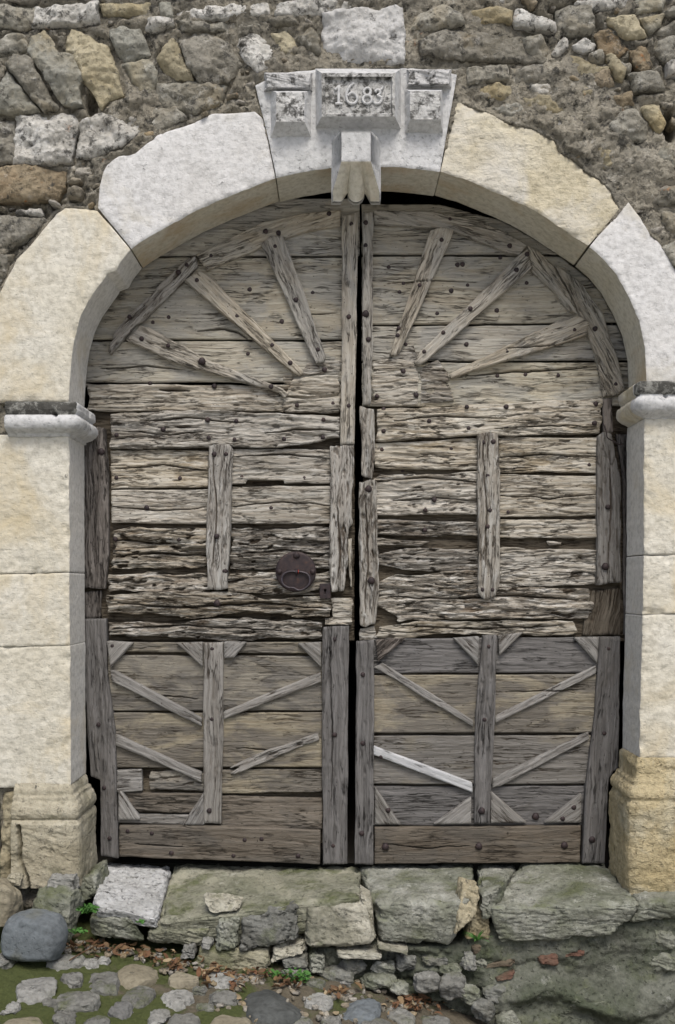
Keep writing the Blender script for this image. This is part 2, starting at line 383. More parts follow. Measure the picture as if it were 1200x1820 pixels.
M['step_dark'] = stone_mat('step_stone_dark', (0.21, 0.215, 0.20), (0.10, 0.10, 0.09), stain=(0.25, 0.24, 0.19), stain_at=0.62, pit=0.5, white=0.4, black=0.3, moss=0.35, rough_bump=1.9)
M['step_moss'] = stone_mat('step_mortar_mossy', (0.27, 0.268, 0.215), (0.15, 0.155, 0.11), stain=(0.36, 0.35, 0.275), stain_at=0.57, pit=0.8, black=0.3, white=0.4, moss=0.5, rough_bump=1.6)
M['step_pale2'] = stone_mat('step_stone_ochre', (0.34, 0.32, 0.245), (0.22, 0.21, 0.145), stain=(0.12, 0.125, 0.075), stain_at=0.54, pit=0.7, black=0.3, white=0.2, moss=0.45, rough_bump=1.7)
M['cob_slate2'] = stone_mat('cobble_dark', (0.17, 0.17, 0.165), (0.095, 0.097, 0.093), pit=0.3, white=0.15, moss=0.3, rough_bump=1.0)
M['footing'] = stone_mat('footing_render', (0.155, 0.16, 0.135), (0.075, 0.082, 0.062), stain=(0.055, 0.067, 0.04), stain_at=0.55, pit=0.9, white=0.3, black=0.3, moss=0.35, rough_bump=1.9)
M['brick'] = stone_mat('broken_brick', (0.165, 0.078, 0.058), (0.10, 0.052, 0.04), stain=(0.12, 0.11, 0.08), stain_at=0.48, pit=0.6, black=0.35, rough_bump=1.4)
M['cob_grey'] = stone_mat('cobble_grey', (0.225, 0.225, 0.21), (0.14, 0.14, 0.127), pit=0.6, white=0.4, black=0.45, moss=0.5, rough_bump=1.6, vary=0.25)
M['cob_pale'] = stone_mat('cobble_pale', (0.315, 0.315, 0.30), (0.205, 0.205, 0.19), pit=0.6, white=0.4, black=0.45, moss=0.40, rough_bump=1.6, vary=0.2)
M['cob_tan'] = stone_mat('cobble_tan', (0.27, 0.245, 0.185), (0.20, 0.178, 0.128), pit=0.5, black=0.25, moss=0.2, rough_bump=1.0)
M['cob_slate'] = stone_mat('cobble_slate', (0.10, 0.106, 0.104), (0.058, 0.062, 0.06), pit=0.3, moss=0.2, rough_bump=0.9)
M['cob_blue'] = stone_mat('boulder_bluegrey', (0.15, 0.17, 0.185), (0.112, 0.125, 0.135), stain=(0.14, 0.14, 0.10), stain_at=0.62, pit=0.4, white=0.15, black=0.2, moss=0.12, rough_bump=0.9)

t = NT('mossy_earth'); v = t.coords(False)
n1 = t.noise(v, 5, 7, 0.65, 0.4); n2 = t.noise(v, 60, 5, 0.7); n3 = t.noise(v, 2.2, 4, 0.6)
moss = t.mix(n2, (0.028, 0.038, 0.012), (0.10, 0.115, 0.045))
earth = t.mix(n2, (0.05, 0.042, 0.028), (0.17, 0.15, 0.115))
sp = t.n('ShaderNodeSeparateXYZ'); t.L.new(v, sp.inputs[0])      # damp mossy end of the lane, gritty end
n1b = t.math('ADD', n1, t.math('MULTIPLY', t.math('ADD', sp.outputs[0], 0.55), 0.22))
col = t.mix(t.ramp(n1b, [(0.50, 0.0), (0.60, 1.0)]), moss, earth)
geo = t.n('ShaderNodeNewGeometry'); sx = t.n('ShaderNodeSeparateXYZ'); t.L.new(geo.outputs['Position'], sx.inputs[0])
far = t.math('MULTIPLY', t.math('SUBTRACT', t.math('MULTIPLY', sx.outputs[1], -1.0), 1.25), 2.0, True)
col = t.mix(far, col, t.mix(t.noise(v, 9, 5, 0.6), (0.42, 0.41, 0.375), (0.56, 0.545, 0.50)))  # out-of-view lane front made pale to bounce light up to arch and gate
nr = t.bump(n1, 0.6, 0.03); nr = t.bump(n2, 0.9, 0.008, nr)
M['ground'] = t.done(col, 0.95, nr, 0.15)

t = NT('rusty_iron'); v = t.coords()
n1 = t.noise(v, 40, 5, 0.65)
col = t.ramp(n1, [(0.35, (0.022, 0.017, 0.02)), (0.6, (0.042, 0.028, 0.028)), (0.75, (0.085, 0.045, 0.032))])
M['iron'] = t.done(col, 0.62, t.bump(n1, 0.4, 0.003), 0.4, 0.25)
t = NT('dark_handle_iron'); v = t.coords()
n1 = t.noise(v, 60, 4, 0.6)
M['handle'] = t.done(t.ramp(n1, [(0.35, (0.02, 0.016, 0.02)), (0.7, (0.055, 0.045, 0.055))]), 0.42, t.bump(n1, 0.3, 0.002), 0.5, 0.4)
t = NT('red_thread'); M['red'] = t.done((0.33, 0.035, 0.02), 0.7)
t = NT('dry_leaf'); r = t.attr('rnd')
col = t.ramp(r, [(0.0, (0.05, 0.026, 0.018)), (0.35, (0.10, 0.04, 0.024)), (0.62, (0.065, 0.045, 0.031)), (0.88, (0.14, 0.09, 0.045)), (1.0, (0.40, 0.35, 0.24))])
v = t.coords(False); M['leaf'] = t.done(t.mix(0.3, col, t.mix(t.noise(v, 90, 3), (0.05, 0.025, 0.012), (0.4, 0.25, 0.12))), 0.8)
t = NT('weed_leaf'); v = t.coords()
M['weed'] = t.done(t.mix(t.noise(v, 70, 3), (0.028, 0.085, 0.016), (0.085, 0.21, 0.045)), 0.6)
t = NT('passage_plaster'); v = t.coords()
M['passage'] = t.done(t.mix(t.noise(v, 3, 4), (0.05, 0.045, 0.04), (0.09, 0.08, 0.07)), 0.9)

# ------------------------------------------------------------------ stone archway
def flat_h(rough=0.004, f=14, seed=0, bow=0.0, chip=0.0):
    def h(U, V, s):
        r = rough * fbm(U * f, V * f, 4, seed) + 0.5 * rough * fbm(U * 34, V * 48, 3, seed + 6) + rough * 0.9 * fbm(U * 4, V * 4, 2, seed + 3)
        if chip:
            e = np.clip(1 + s / 0.05, 0, 1)
            r = r - chip * e * np.clip(fbm(U * 16, V * 16, 3, seed + 8) - 0.05, 0, 1) * 2
        return r, np.zeros_like(U)
    return h

def ashlar(parent, name, poly, mat, side, seed, Y=0.0, depth=0.275, rough=0.005, ragged=0.004, res=0.0065, chip=0.006):
    w_ = P2(poly, Y); c = w_.mean(0)
    w_ = c + (w_ - c) * (1 + 0.007 / np.array([np.ptp(w_[:, 0]), np.ptp(w_[:, 1])]))
    V, Fq, g, sidef = relief(w_ - c, res, depth - Y, flat_h(rough * 0.6, 14, seed, chip=chip), ragged * 0.6, (9, 9), 0.0045, seed)
    me = build(name, V, Fq, None, mats=[M[mat], M[side]], midx=sidef)
    return link(name, me, (c[0], Y, c[1]), parent=parent)

arch = thing('stone_archway', 'pale dressed limestone archway with 1683 carved on its keystone, framing the wooden gate', 'archway', (0, 0, 0.2))
VL = [(467,212),(452,198),(435,200),(400,202),(375,203),(345,217),(300,232),(280,240),(255,260),(240,272),(210,277),(187,295),(178,330),(175,368),(234,440),(255,425),(300,399),(350,372),(400,350),(450,330),(489,316)]
SL = [(172,374),(150,371),(115,369),(100,380),(75,410),(50,440),(30,460),(5,512),(-25,570),(-45,640),(-45,713),(122,713),(124,670),(128,630),(133,597),(142,565),(156,535),(172,512),(186,492),(189,486),(205,480),(212,466),(231,443)]
VR = [(784,305),(813,184),(822,183),(840,190),(870,202),(900,217),(950,230),(985,250),(1000,275),(1025,285),(1040,305),(1065,320),(1082,335),(1101,370),(1045,436),(1015,416),(975,389),(925,360),(875,338),(825,317)]
SR = [(1118,360),(1140,390),(1155,415),(1175,435),(1190,460),(1210,495),(1232,540),(1245,600),(1245,679),(1150,679),(1147,617),(1137,570),(1120,530),(1098,490),(1074,461),(1049,439)]
KY = [(455,152),(470,143),(482,140),(500,130),(560,124),(720,121),(770,125),(812,132),(806,165),(794,232),(781,304),(740,299),(690,295),(635,294),(585,297),(535,305),(492,315),(478,245)]
ashlar(arch, 'voussoir', VL, 'lime_spot', 'soffit', 11)
ashlar(arch, 'voussoir', VR, 'lime_yel', 'soffit', 12, rough=0.008, chip=0.012, ragged=0.006)
ashlar(arch, 'springer', SL, 'lime_warm', 'reveal', 13, rough=0.006)
ashlar(arch, 'springer', SR, 'lime_blue', 'soffit', 14)
key = ashlar(arch, 'keystone', KY, 'key', 'soffit', 15, Y=-0.008, ragged=0.003)
for poly, mt, sd_ in (([(-40,774),(121,774),(122,1016),(-40,1019)], 'lime_warm', 21), ([(-22,1022),(122,1019),(123,1146),(-22,1149)], 'lime_warm', 22), ([(-50,1152),(123,1149),(125,1395),(60,1400),(-50,1400)], 'lime_warm', 23),
                      ([(1147,744),(1240,744),(1240,983),(1146,985)], 'lime_warm', 24), ([(1146,988),(1258,987),(1258,1087),(1144,1092)], 'lime_warm', 25), ([(1144,1095),(1235,1090),(1235,1346),(1138,1348)], 'lime_warm', 26)):
    ashlar(arch, 'jamb_block', poly, mt, 'reveal', sd_, rough=0.008, chip=0.012, ragged=0.005)

def sweep(parent, name, xs, xc, prof, yback, mats, matfun, side, amp=0.004, f=14, seed=0, cracks=(), nsub=0.008, dents=0.0):
    """a moulding run along the wall face from xs to the arris xc and back into the reveal. side=+1: reveal faces +X"""
    path = []
    n = max(2, int(abs(xc - xs) / nsub))
    path.append((xs, 0.03, 0, 0, 0.0))
    for k in range(n):
        path.append((xs + (xc - xs) * k / n, 0, 0, -1, 1.0))
    path.append((xc, 0, side, -1, 1.0))
    m = int(yback / 0.012)
    for k in range(1, m + 1):
        path.append((xc, yback * k / m, side, 0, 1.0))
    pr = [prof[0]]
    for a, b in zip(prof[:-1], prof[1:]):
        L = math.hypot(b[0] - a[0], b[1] - a[1]); q = max(1, int(L / nsub))
        for k in range(1, q + 1): pr.append((a[0] + (b[0] - a[0]) * k / q, a[1] + (b[1] - a[1]) * k / q))
    V = np.array([[(x + nx * p * s_, y + ny * p * s_, z) for (p, z) in pr] for (x, y, nx, ny, s_) in path])
    nx = np.array([[q[2], q[3], 0] for q in path], float)[:, None, :]
    n_, m_ = V.shape[:2]; fl = V.reshape(-1, 3)
    d = amp * fbm3(fl, f, 4, seed) + amp * fbm3(fl, 5, 2, seed + 3)
    if dents: d = d - dents * np.clip(fbm3(fl, 11, 3, seed + 21) - 0.12, 0, 1)
    for line, wd, dp in cracks:
        L = P2(line, -0.06); best = np.full(len(fl), 9.0)
        for a, b in zip(L[:-1], L[1:]):
            e = b - a; tt = np.clip(((fl[:, 0] - a[0]) * e[0] + (fl[:, 2] - a[1]) * e[1]) / (e @ e), 0, 1)
            best = np.minimum(best, np.hypot(fl[:, 0] - a[0] - tt * e[0], fl[:, 2] - a[1] - tt * e[1]))
        best = best + 0.002 * fbm3(fl, 30, 2, 5) + 0.005 * (1 + fbm3(fl, 9, 2, 6)) * (wd < 0.008)
        d = d - dp * np.clip(1 - best / wd, 0, 1) ** 0.5
    V = V + nx * d.reshape(n_, m_, 1)
    V[:, :, 2] += (0.6 * amp * fbm3(fl, f, 3, seed + 17)).reshape(n_, m_)
    Fq = grid_faces(n_, m_)
    if side < 0: pass
    zc = V.reshape(-1, 3)[Fq].mean(1); fi = Fq[:, 0] // m_
    mi = np.array([matfun(q) for q in zc])
    c = V.reshape(-1, 3).mean(0)
    return link(name, build(name, V.reshape(-1, 3) - c, Fq, None, mats=[M[q] for q in mats], midx=mi), c, parent=parent)

def zp(y, Y=0.0): return ZC + (HY - y) * (CAMD + Y) / F
def xp(x, Y=0.0): return (x - HX) * (CAMD + Y) / F
def prof_px(l): return [(p, zp(y)) for p, y in l]
imp = [(0,716),(.046,717),(.054,720),(.054,733),(.042,737),(.044,740),(.058,743),(.066,749),(.066,757),(.058,764),(.036,769),(.016,772),(.012,776),(0,777)]
zs = zp(739)
sweep(arch, 'impost', xp(16), xp(122), prof_px(imp), 0.27, ['key', 'keydark'], lambda q: 1 if q[2] > zs and q[0] < xp(132) else 0, 1, 0.0035, 16, 31, dents=0.02, cracks=[([(96,735),(97,738)], 0.010, 0.03)])
imp2 = [(0,680),(.046,681),(.054,684),(.054,700),(.042,704),(.044,707),(.058,710),(.066,716),(.066,724),(.058,731),(.036,737),(.014,741),(0,745)]
zs2 = zp(705)
sweep(arch, 'impost', xp(1240), xp(1150), prof_px(imp2), 0.27, ['key', 'keydark', 'lime_yel'], lambda q: 1 if q[2] > zs2 and q[1] < -0.01 else (2 if q[1] > 0.03 else 0), -1, 0.0035, 16, 32, dents=0.02, cracks=[([(1185,702),(1186,705)], 0.009, 0.03)])
pl = [(0,1392),(.012,1398),(.020,1404),(.022,1412),(.034,1415),(.036,1421),(.046,1425),(.056,1434),(.058,1443),(.052,1450),(.044,1453),(.054,1456),(.060,1461),(.060,1500),(.060,1572)]
cr = [([(33,1470),(36,1500),(35,1530),(47,1560),(52,1585)], 0.009, 0.06), ([(34,1475),(60,1500),(85,1512),(107,1511),(104,1530),(108,1560)], 0.004, 0.014), ([(108,1560),(125,1545),(131,1510),(150,1485)], 0.004, 0.015), ([(60,1512),(105,1555)], 0.003, 0.006)]
sweep(arch, 'plinth', xp(27), xp(122), prof_px(pl), 0.27, ['plinth'], lambda q: 0, 1, 0.005, 12, 33, cr, nsub=0.0045, dents=0.015)
pr_ = [(0,1346),(.012,1350),(.018,1360),(.018,1376),(.020,1384),(.034,1386),(.036,1393),(.046,1396),(.058,1404),(.060,1413),(.050,1419),(.058,1423),(.064,1428),(.064,1500),(.064,1583)]
sweep(arch, 'plinth', xp(1240), xp(1136), prof_px(pr_), 0.27, ['lime_ochre', 'lime_ochre'], lambda q: 0 if q[1] < 0 else 1, -1, 0.006, 13, 34, dents=0.02)

# keystone carving
def frustum(parent, name, base, front, Yb, Yf, mat, inset=None, seed=0, mats=None, n=18, amp=0.003):
    """raised block: base outline on the stone, smaller front face, optional sunk panel; outlines in px (x0,y0,x1,y1)"""
    def ring(r, Y):
        x0, y0, x1, y1 = r; pts = []
        cs = [(x0, y1), (x1, y1), (x1, y0), (x0, y0)]
        for a, b in zip(cs, cs[1:] + cs[:1]):
            for k in range(n): pts.append(P(a[0] + (b[0] - a[0]) * k / n, a[1] + (b[1] - a[1]) * k / n, Y))
        return pts
    rings = [ring(base, Yb)]
    for k in range(1, 5):
        tt = k / 5; rings.append(ring([base[i] + (front[i] - base[i]) * tt for i in range(4)], Yb + (Yf - Yb) * tt))
    rings.append(ring(front, Yf))
    mi = [0] * 5
    last = front; Yl = Yf
    if inset:
        rings.append(ring(inset[0], Yf - 0.001)); mi.append(1)
        rings.append(ring([inset[0][0] + 2, inset[0][1] + 2, inset[0][2] - 2, inset[0][3] - 2], Yf + inset[1])); mi.append(2)
        last = [inset[0][0] + 2, inset[0][1] + 2, inset[0][2] - 2, inset[0][3] - 2]; Yl = Yf + inset[1]
    cx, cy = (last[0] + last[2]) / 2, (last[1] + last[3]) / 2
    for k in range(1, 9):
        q = 1 - k / 8.0
        rings.append(ring([cx + (last[0] - cx) * q, cy + (last[1] - cy) * q, cx + (last[2] - cx) * q, cy + (last[3] - cy) * q], Yl)); mi.append(2)
    V = np.array(rings); n_, m_ = V.shape[:2]; fl = V.reshape(-1, 3)
    d = amp * fbm3(fl, 22, 3, seed) + (amp - 0.003) * fbm3(fl, 9, 2, seed + 5)
    fl = fl + np.stack([0.5 * d, d, 0.5 * d], 1)
    Fq = grid_faces(n_, m_, True)[:, ::-1]
    mi = np.repeat(mi, m_)
    c = fl.mean(0)
    me = build(name, fl - c, Fq, None, smooth=np.zeros(len(Fq), bool), mats=[M[q] for q in (mats or [mat] * 3)], midx=mi)
    return link(name, me, c, parent=parent)
frustum(key, 'date_tablet', (560, 122, 713, 230), (572, 130, 702, 207), -0.004, -0.085, 'key', ((577, 136, 697, 203), 0.016), 41, ['key', 'keydirty', 'keydirty'])
frustum(key, 'side_boss', (481, 160, 554, 245), (491, 164, 541, 216), -0.004, -0.075, 'key', None, 42, ['key', 'keydirty', 'keydirty'], amp=0.005)
frustum(key, 'side_boss', (719, 158, 788, 238), (729, 162, 783, 212), -0.004, -0.075, 'key', None, 43, ['key', 'keydirty', 'keydirty'], amp=0.005)
frustum(key, 'weathered_cap', (470, 129, 556, 163), (474, 131, 552, 155), -0.004, -0.05, 'keyhalf', None, 44, amp=0.012)
frustum(key, 'weathered_cap', (722, 123, 803, 156), (726, 125, 798, 149), -0.004, -0.05, 'keyhalf', None, 45, amp=0.012)

def corbel():
    rows = []
    nu = 73
    def prof(u):       # a rounded tongue between two flat cheeks, with sharp grooves
        au = abs(u)
        if au < 0.36: return math.sqrt(max(0, 1 - (au / 0.37) ** 2)) * 0.95 + 0.05
        return min(1.0, (au - 0.36) / 0.26) * 0.9 + 0.05
    zt, zb, ze = 232, 287, 359
    for k in range(12):                        # front face, top to bottom
        tt = k / 11; yy = zt + (zb - zt) * tt; hw0, hw1 = 26, 26
        rows.append([P(633 + u * hw0, yy, -0.115) for u in np.linspace(-1, 1, nu)])
    for k in range(1, 25):                     # fluted underside, running down and back
        tt = k / 24.0; row = []
        for u in np.linspace(-1, 1, nu):
            hw = 26 + 15.5 * min(1, tt * 1.35)
            pr = prof(u); fl_ = 0.045 * tt ** 0.8 * (pr - 1)
            yy = zb + (ze - zb) * tt * (1 if tt < 0.75 else 1) - (0 if tt < 0.8 else (1 - pr) * 16 * (tt - 0.8) / 0.2)
            Y = -0.115 + 0.125 * tt - fl_
            row.append(P(633 + u * hw, yy, Y))
        rows.append(row)
    V = np.array(rows)
    back = V.copy(); back[:, :, 1] = 0.06
    n_, m_ = V.shape[:2]; fl = V.reshape(-1, 3); fl = fl + 0.0015 * fbm3(fl, 30, 3, 3)[:, None]
    Fq = [grid_faces(n_, m_)[:, ::-1]]
    wide = 41                                    # flaring sides back to the stone
    top = [i for i in range(m_)]; extra = []
    loop = [(0, j) for j in range(m_)] + [(i, m_ - 1) for i in range(1, n_)] + [(n_ - 1, j) for j in range(m_ - 2, -1, -1)] + [(i, 0) for i in range(n_ - 2, 0, -1)]
    base = len(fl); bv = []
    for (i, j) in loop:
        x, y, z = V[i, j]; u = -1 + 2 * j / (m_ - 1)
        xb = P(633 + u * 44, 0, 0.0)[0]
        bv.append((xb, max(-0.004, y + 0.01) if i < n_ - 1 else 0.05, z - (0.0 if i else -0.004)))
    bv = np.array(bv); L = len(loop)
    li = np.array([i * m_ + j for (i, j) in loop])
    k = np.arange(L)
    Fq.append(np.stack([li[k], li[(k + 1) % L], base + (k + 1) % L, base + k], 1))
    fl = np.concatenate([fl, bv]); Fq = np.concatenate(Fq)
    mid = np.ones(len(Fq), int); mid[:11 * (m_ - 1)] = 0; mid[(n_ - 1) * (m_ - 1):] = 0
    c = fl.mean(0)
    return link('corbel', build('corbel', fl - c, Fq, None, mats=[M['key'], M['soffit']], midx=mid), c, parent=key)
corbel()

def tube_mesh(lines, r, seg=8, squash=1.0):
    Vs, Fs = [], []; off = 0
    for line in lines:
        p = np.array(line, float); n = len(p)
        tn = np.gradient(p, axis=0); tn /= np.linalg.norm(tn, axis=1)[:, None] + 1e-9
        rr = r if hasattr(r, '__len__') else [r] * n
        V = np.zeros((n, seg, 3))
        for i in range(n):
            a = np.cross(tn[i], (0, 1, 0));
            if np.linalg.norm(a) < 0.05: a = np.array((1.0, 0, 0))
            a /= np.linalg.norm(a); b = np.cross(tn[i], a)
            for k in range(seg):
                th = 2 * math.pi * k / seg
                V[i, k] = p[i] + rr[i] * (math.cos(th) * a + squash * math.sin(th) * b)
        Vs.append(V.reshape(-1, 3)); Fs.append(grid_faces(n, seg, True) + off); off += n * seg
        for e, i0 in ((0, 0), (1, n - 1)):
            cidx = [off - n * seg + i0 * seg + k for k in range(seg)]
            for k in range(0, seg - 2, 2): Fs.append(np.array([[cidx[0], cidx[k + 1], cidx[k + 2], cidx[(k + 3) % seg]]]) if k + 3 < seg else np.array([[cidx[0], cidx[k + 1], cidx[k + 2], cidx[0]]])[:0])
    return np.concatenate(Vs), np.concatenate([f for f in Fs if len(f)])

def smooth_line(pts, n=5):
    p = np.array(pts, float); out = []
    q = np.concatenate([[2 * p[0] - p[1]], p, [2 * p[-1] - p[-2]]])
    for i in range(1, len(q) - 2):
        for k in range(n):
            s_ = k / n
            out.append(0.5 * ((2 * q[i]) + (-q[i - 1] + q[i + 1]) * s_ + (2 * q[i - 1] - 5 * q[i] + 4 * q[i + 1] - q[i + 2]) * s_ ** 2 + (-q[i - 1] + 3 * q[i] - 3 * q[i + 1] + q[i + 2]) * s_ ** 3))
    out.append(p[-1]); return out
YN = -0.0725
def nl(pts): return [P(x, y, YN) for x, y in smooth_line(pts)]
def ell(cx, cy, rx, ry): return nl([(cx + rx * math.cos(a), cy + ry * math.sin(a)) for a in np.linspace(0, 2 * math.pi, 11)])
num = [nl([(595,160),(601,155),(603,152)]), nl([(603,152),(602,168),(602,184)]), nl([(596,185),(602,184),(609,185)]),
       nl([(629,148),(621,155),(616,167),(617,178),(623,184),(631,183),(635,176),(632,168),(625,165),(618,170)]),
       ell(653,163,6,6.5), ell(653,177,8,7.5),
       nl([(667,164),(670,160),(675,161),(676,166),(671,170)]), nl([(671,170),(677,173),(678,179),(673,184),(667,184),(664,180)]), nl([(675,161),(679,158),(681,154)])]
Vn, Fn = tube_mesh(num, 0.0062, 8)
link('date_numerals', build('date_numerals', Vn - Vn.mean(0), Fn, M['key']), Vn.mean(0), parent=key)

# ------------------------------------------------------------------ rubble wall
STONES = [
 ('r_grey',[(-30,8),(62,12),(60,40),(40,48),(0,45),(-30,42)]), ('r_white',[(64,10),(172,4),(174,36),(150,40),(105,42),(58,40)]),
 ('r_blue',[(46,80),(55,62),(78,50),(95,75),(107,93),(130,98),(150,138),(140,152),(146,186),(125,188),(105,180),(62,110)]),
 ('r_grey',[(8,115),(25,98),(50,96),(98,185),(72,195),(35,150)]), ('r_blue',[(-25,170),(0,150),(12,128),(66,192),(40,200),(15,204),(-25,195)]),
 ('r_grey',[(-25,85),(0,72),(20,57),(42,60),(45,85),(10,95),(-20,98)]), ('r_tan',[(117,92),(120,65),(127,48),(140,52),(165,68),(190,80),(200,100),(208,135),(215,167),(190,172),(178,188),(150,145),(140,120),(128,98)]),
 ('r_blue',[(192,52),(215,50),(248,48),(258,70),(265,95),(250,103),(226,112),(206,88)]), ('r_blue',[(222,117),(262,103),(277,125),(274,158),(262,177),(246,165),(235,145)]),
 ('r_tan',[(283,106),(295,82),(308,68),(320,90),(343,138),(325,140),(296,130)]), ('r_white',[(310,12),(380,8),(475,2),(478,24),(430,25),(380,31),(312,32)]),
 ('r_white',[(491,4),(560,-4),(628,-6),(630,12),(560,22),(493,25)]), ('r_blue',[(283,4),(306,4),(306,30),(285,28)]), ('r_tan',[(178,6),(270,3),(277,22),(235,25),(182,23)]),
 ('r_white',[(265,34),(307,33),(307,46),(275,55),(258,50)]), ('r_grey',[(315,40),(380,38),(455,28),(463,44),(400,50),(328,53)]),
 ('r_white',[(424,80),(428,66),(442,56),(460,55),(472,66),(482,85),(486,100),(478,116),(456,127),(444,112),(428,92)]), ('r_tan',[(485,60),(505,52),(520,62),(542,92),(520,96),(494,86)]),
 ('r_dark',[(470,32),(520,28),(527,39),(490,43)]), ('r_grey',[(530,66),(553,52),(570,70),(565,95),(547,86)]), ('r_dark',[(320,74),(350,58),(378,52),(410,75),(432,110),(402,145),(356,145),(336,120)]),
 ('r_grey',[(280,146),(335,141),(400,150),(393,182),(350,199),(300,194),(275,170)]), ('r_grey',[(262,187),(310,183),(328,210),(280,232),(265,225)]),
 ('r_white',[(28,206),(80,200),(128,200),(137,220),(130,262),(124,284),(80,289),(25,287)]), ('r_white',[(142,218),(170,202),(240,193),(248,232),(212,258),(168,275),(136,276)]),
 ('r_dark',[(-30,212),(22,208),(22,287),(-30,292)]), ('r_rust',[(-30,300),(20,294),(60,293),(112,303),(114,335),(95,352),(0,355),(-30,352)]),
 ('r_dark',[(-30,376),(20,384),(75,384),(85,392),(60,412),(22,440),(0,450),(-30,442)]), ('r_dark',[(-40,456),(22,452),(5,490),(-10,520),(-40,520)]), ('r_white',[(30,373),(68,369),(70,379),(28,381)]),
 ('r_keytop',[(575,24),(640,20),(714,21),(717,70),(716,112),(690,117),(640,114),(605,108),(577,100)]),
 ('r_grey',[(735,32),(785,12),(812,25),(822,42),(800,50),(752,57),(735,50)]), ('r_white',[(800,4),(895,-7),(898,5),(850,13),(812,13)]), ('r_tan',[(838,19),(893,12),(911,20),(907,36),(841,40)]),
 ('r_white',[(913,36),(921,12),(960,30),(988,38),(985,57),(950,50),(917,46)]), ('r_dark',[(745,76),(790,52),(850,51),(955,62),(975,85),(980,104),(960,112),(900,110),(800,106),(752,97)]),
 ('r_grey',[(993,14),(1015,10),(1050,12),(1057,50),(1050,59),(992,58)]), ('r_tan',[(1081,29),(1130,25),(1150,60),(1112,62),(1083,40)]), ('r_rust',[(1060,60),(1085,45),(1104,60),(1123,80),(1102,95),(1071,94)]),
 ('r_rust',[(1122,86),(1150,79),(1163,110),(1141,129),(1126,110)]), ('r_white',[(982,92),(990,78),(1002,65),(1012,66),(1010,84),(992,97)]), ('r_white',[(1018,80),(1040,70),(1060,80),(1051,91),(1031,88)]),
 ('r_tan',[(985,109),(1010,97),(1034,97),(1050,111),(1088,115),(1076,129),(1040,135),(1005,130)]), ('r_grey',[(1046,96),(1070,91),(1072,106),(1049,108)]), ('r_tan',[(1076,96),(1091,96),(1112,120),(1106,145),(1092,140),(1081,116)]),
 ('r_white',[(1188,111),(1205,108),(1222,110),(1222,135),(1190,132)]), ('r_white',[(1022,0),(1070,-6),(1117,-6),(1114,8),(1060,13),(1026,10)]), ('r_blue',[(1130,-4),(1188,-8),(1178,13),(1137,18)]), ('r_grey',[(1179,21),(1222,4),(1222,27),(1191,27)]),
 ('r_blue',[(1141,31),(1180,26),(1175,46),(1157,58)]), ('r_dark',[(1166,47),(1222,31),(1222,56),(1172,57)]), ('r_grey',[(1168,68),(1200,62),(1224,62),(1224,100),(1182,104),(1167,90)]),
 ('r_tan',[(847,161),(870,149),(908,152),(918,174),(880,178)]), ('r_white',[(940,152),(975,149),(998,158),(990,168),(951,167)]), ('r_tan',[(930,176),(983,173),(1008,190),(1003,200),(948,203)]),
 ('r_tan',[(1011,156),(1054,156),(1049,180),(1017,177)]), ('r_rust',[(1087,170),(1123,161),(1126,184),(1092,187)]), ('r_grey',[(1072,226),(1100,205),(1130,193),(1149,218),(1153,248),(1112,251),(1077,255)]),
 ('r_tan',[(1138,186),(1172,190),(1180,218),(1172,240),(1160,228)]), ('r_white',[(981,216),(986,203),(996,204),(998,224),(986,227)]), ('r_dark',[(1152,336),(1205,330),(1230,340),(1230,362),(1162,361)]),
 ('r_small',[(1100,292),(1140,268),(1180,267),(1200,300),(1152,324),(1098,318)]), ('r_small',[(1205,255),(1240,250),(1245,300),(1210,310)]), ('r_grey',[(640,-60),(800,-70),(795,-14),(660,-12)]),
 ('r_grey',[(930,72),(960,66),(978,88),(962,104),(940,98)]), ('r_grey',[(1180,440),(1250,400),(1260,470),(1200,470)]), ('r_rust',[(1205,172),(1240,168),(1245,215),(1212,205)]),
 ('r_grey',[(830,118),(900,116),(905,140),(835,146)]), ('r_dark',[(908,120),(985,118),(990,142),(915,146)]), ('r_small',[(1055,130),(1085,122),(1092,150),(1060,158)]), ('r_grey',[(1120,135),(1165,128),(1180,158),(1128,160)]),
 ('r_small',[(1010,205),(1065,195),(1072,222),(1020,238)]), ('r_grey',[(862,186),(925,184),(945,206),(890,201)]), ('r_grey',[(1098,258),(1150,256),(1160,285),(1107,290)]), ('r_blue',[(1165,262),(1203,258),(1212,300),(1172,305)]),
 ('r_small',[(1120,335),(1150,332),(1156,362),(1128,358)]), ('r_grey',[(1172,372),(1230,370),(1235,420),(1192,422)]), ('r_tan',[(1062,264),(1092,262),(1098,298),(1072,298)]), ('r_dark',[(1100,102),(1120,112),(1118,130),(1102,128)]),
 ('r_tan',[(5,1412),(24,1408),(22,1470),(18,1560),(4,1560)]), ('r_grey',[(-60,1420),(-8,1412),(-6,1540),(-60,1550)]),
]
M['r_keytop'] = stone_mat('stone_above_keystone', (0.50, 0.50, 0.495), (0.39, 0.385, 0.37), pit=0.6, black=0.38, rough_bump=1.4)
ARCH = [VL, SL, VR, SR, KY]
ARCHW = [P2(p) for p in ARCH] + [P2([(-45,713),(122,713),(125,1600),(-45,1600)]), P2([(1146,679),(1245,679),(1240,1600),(1142,1600)])]

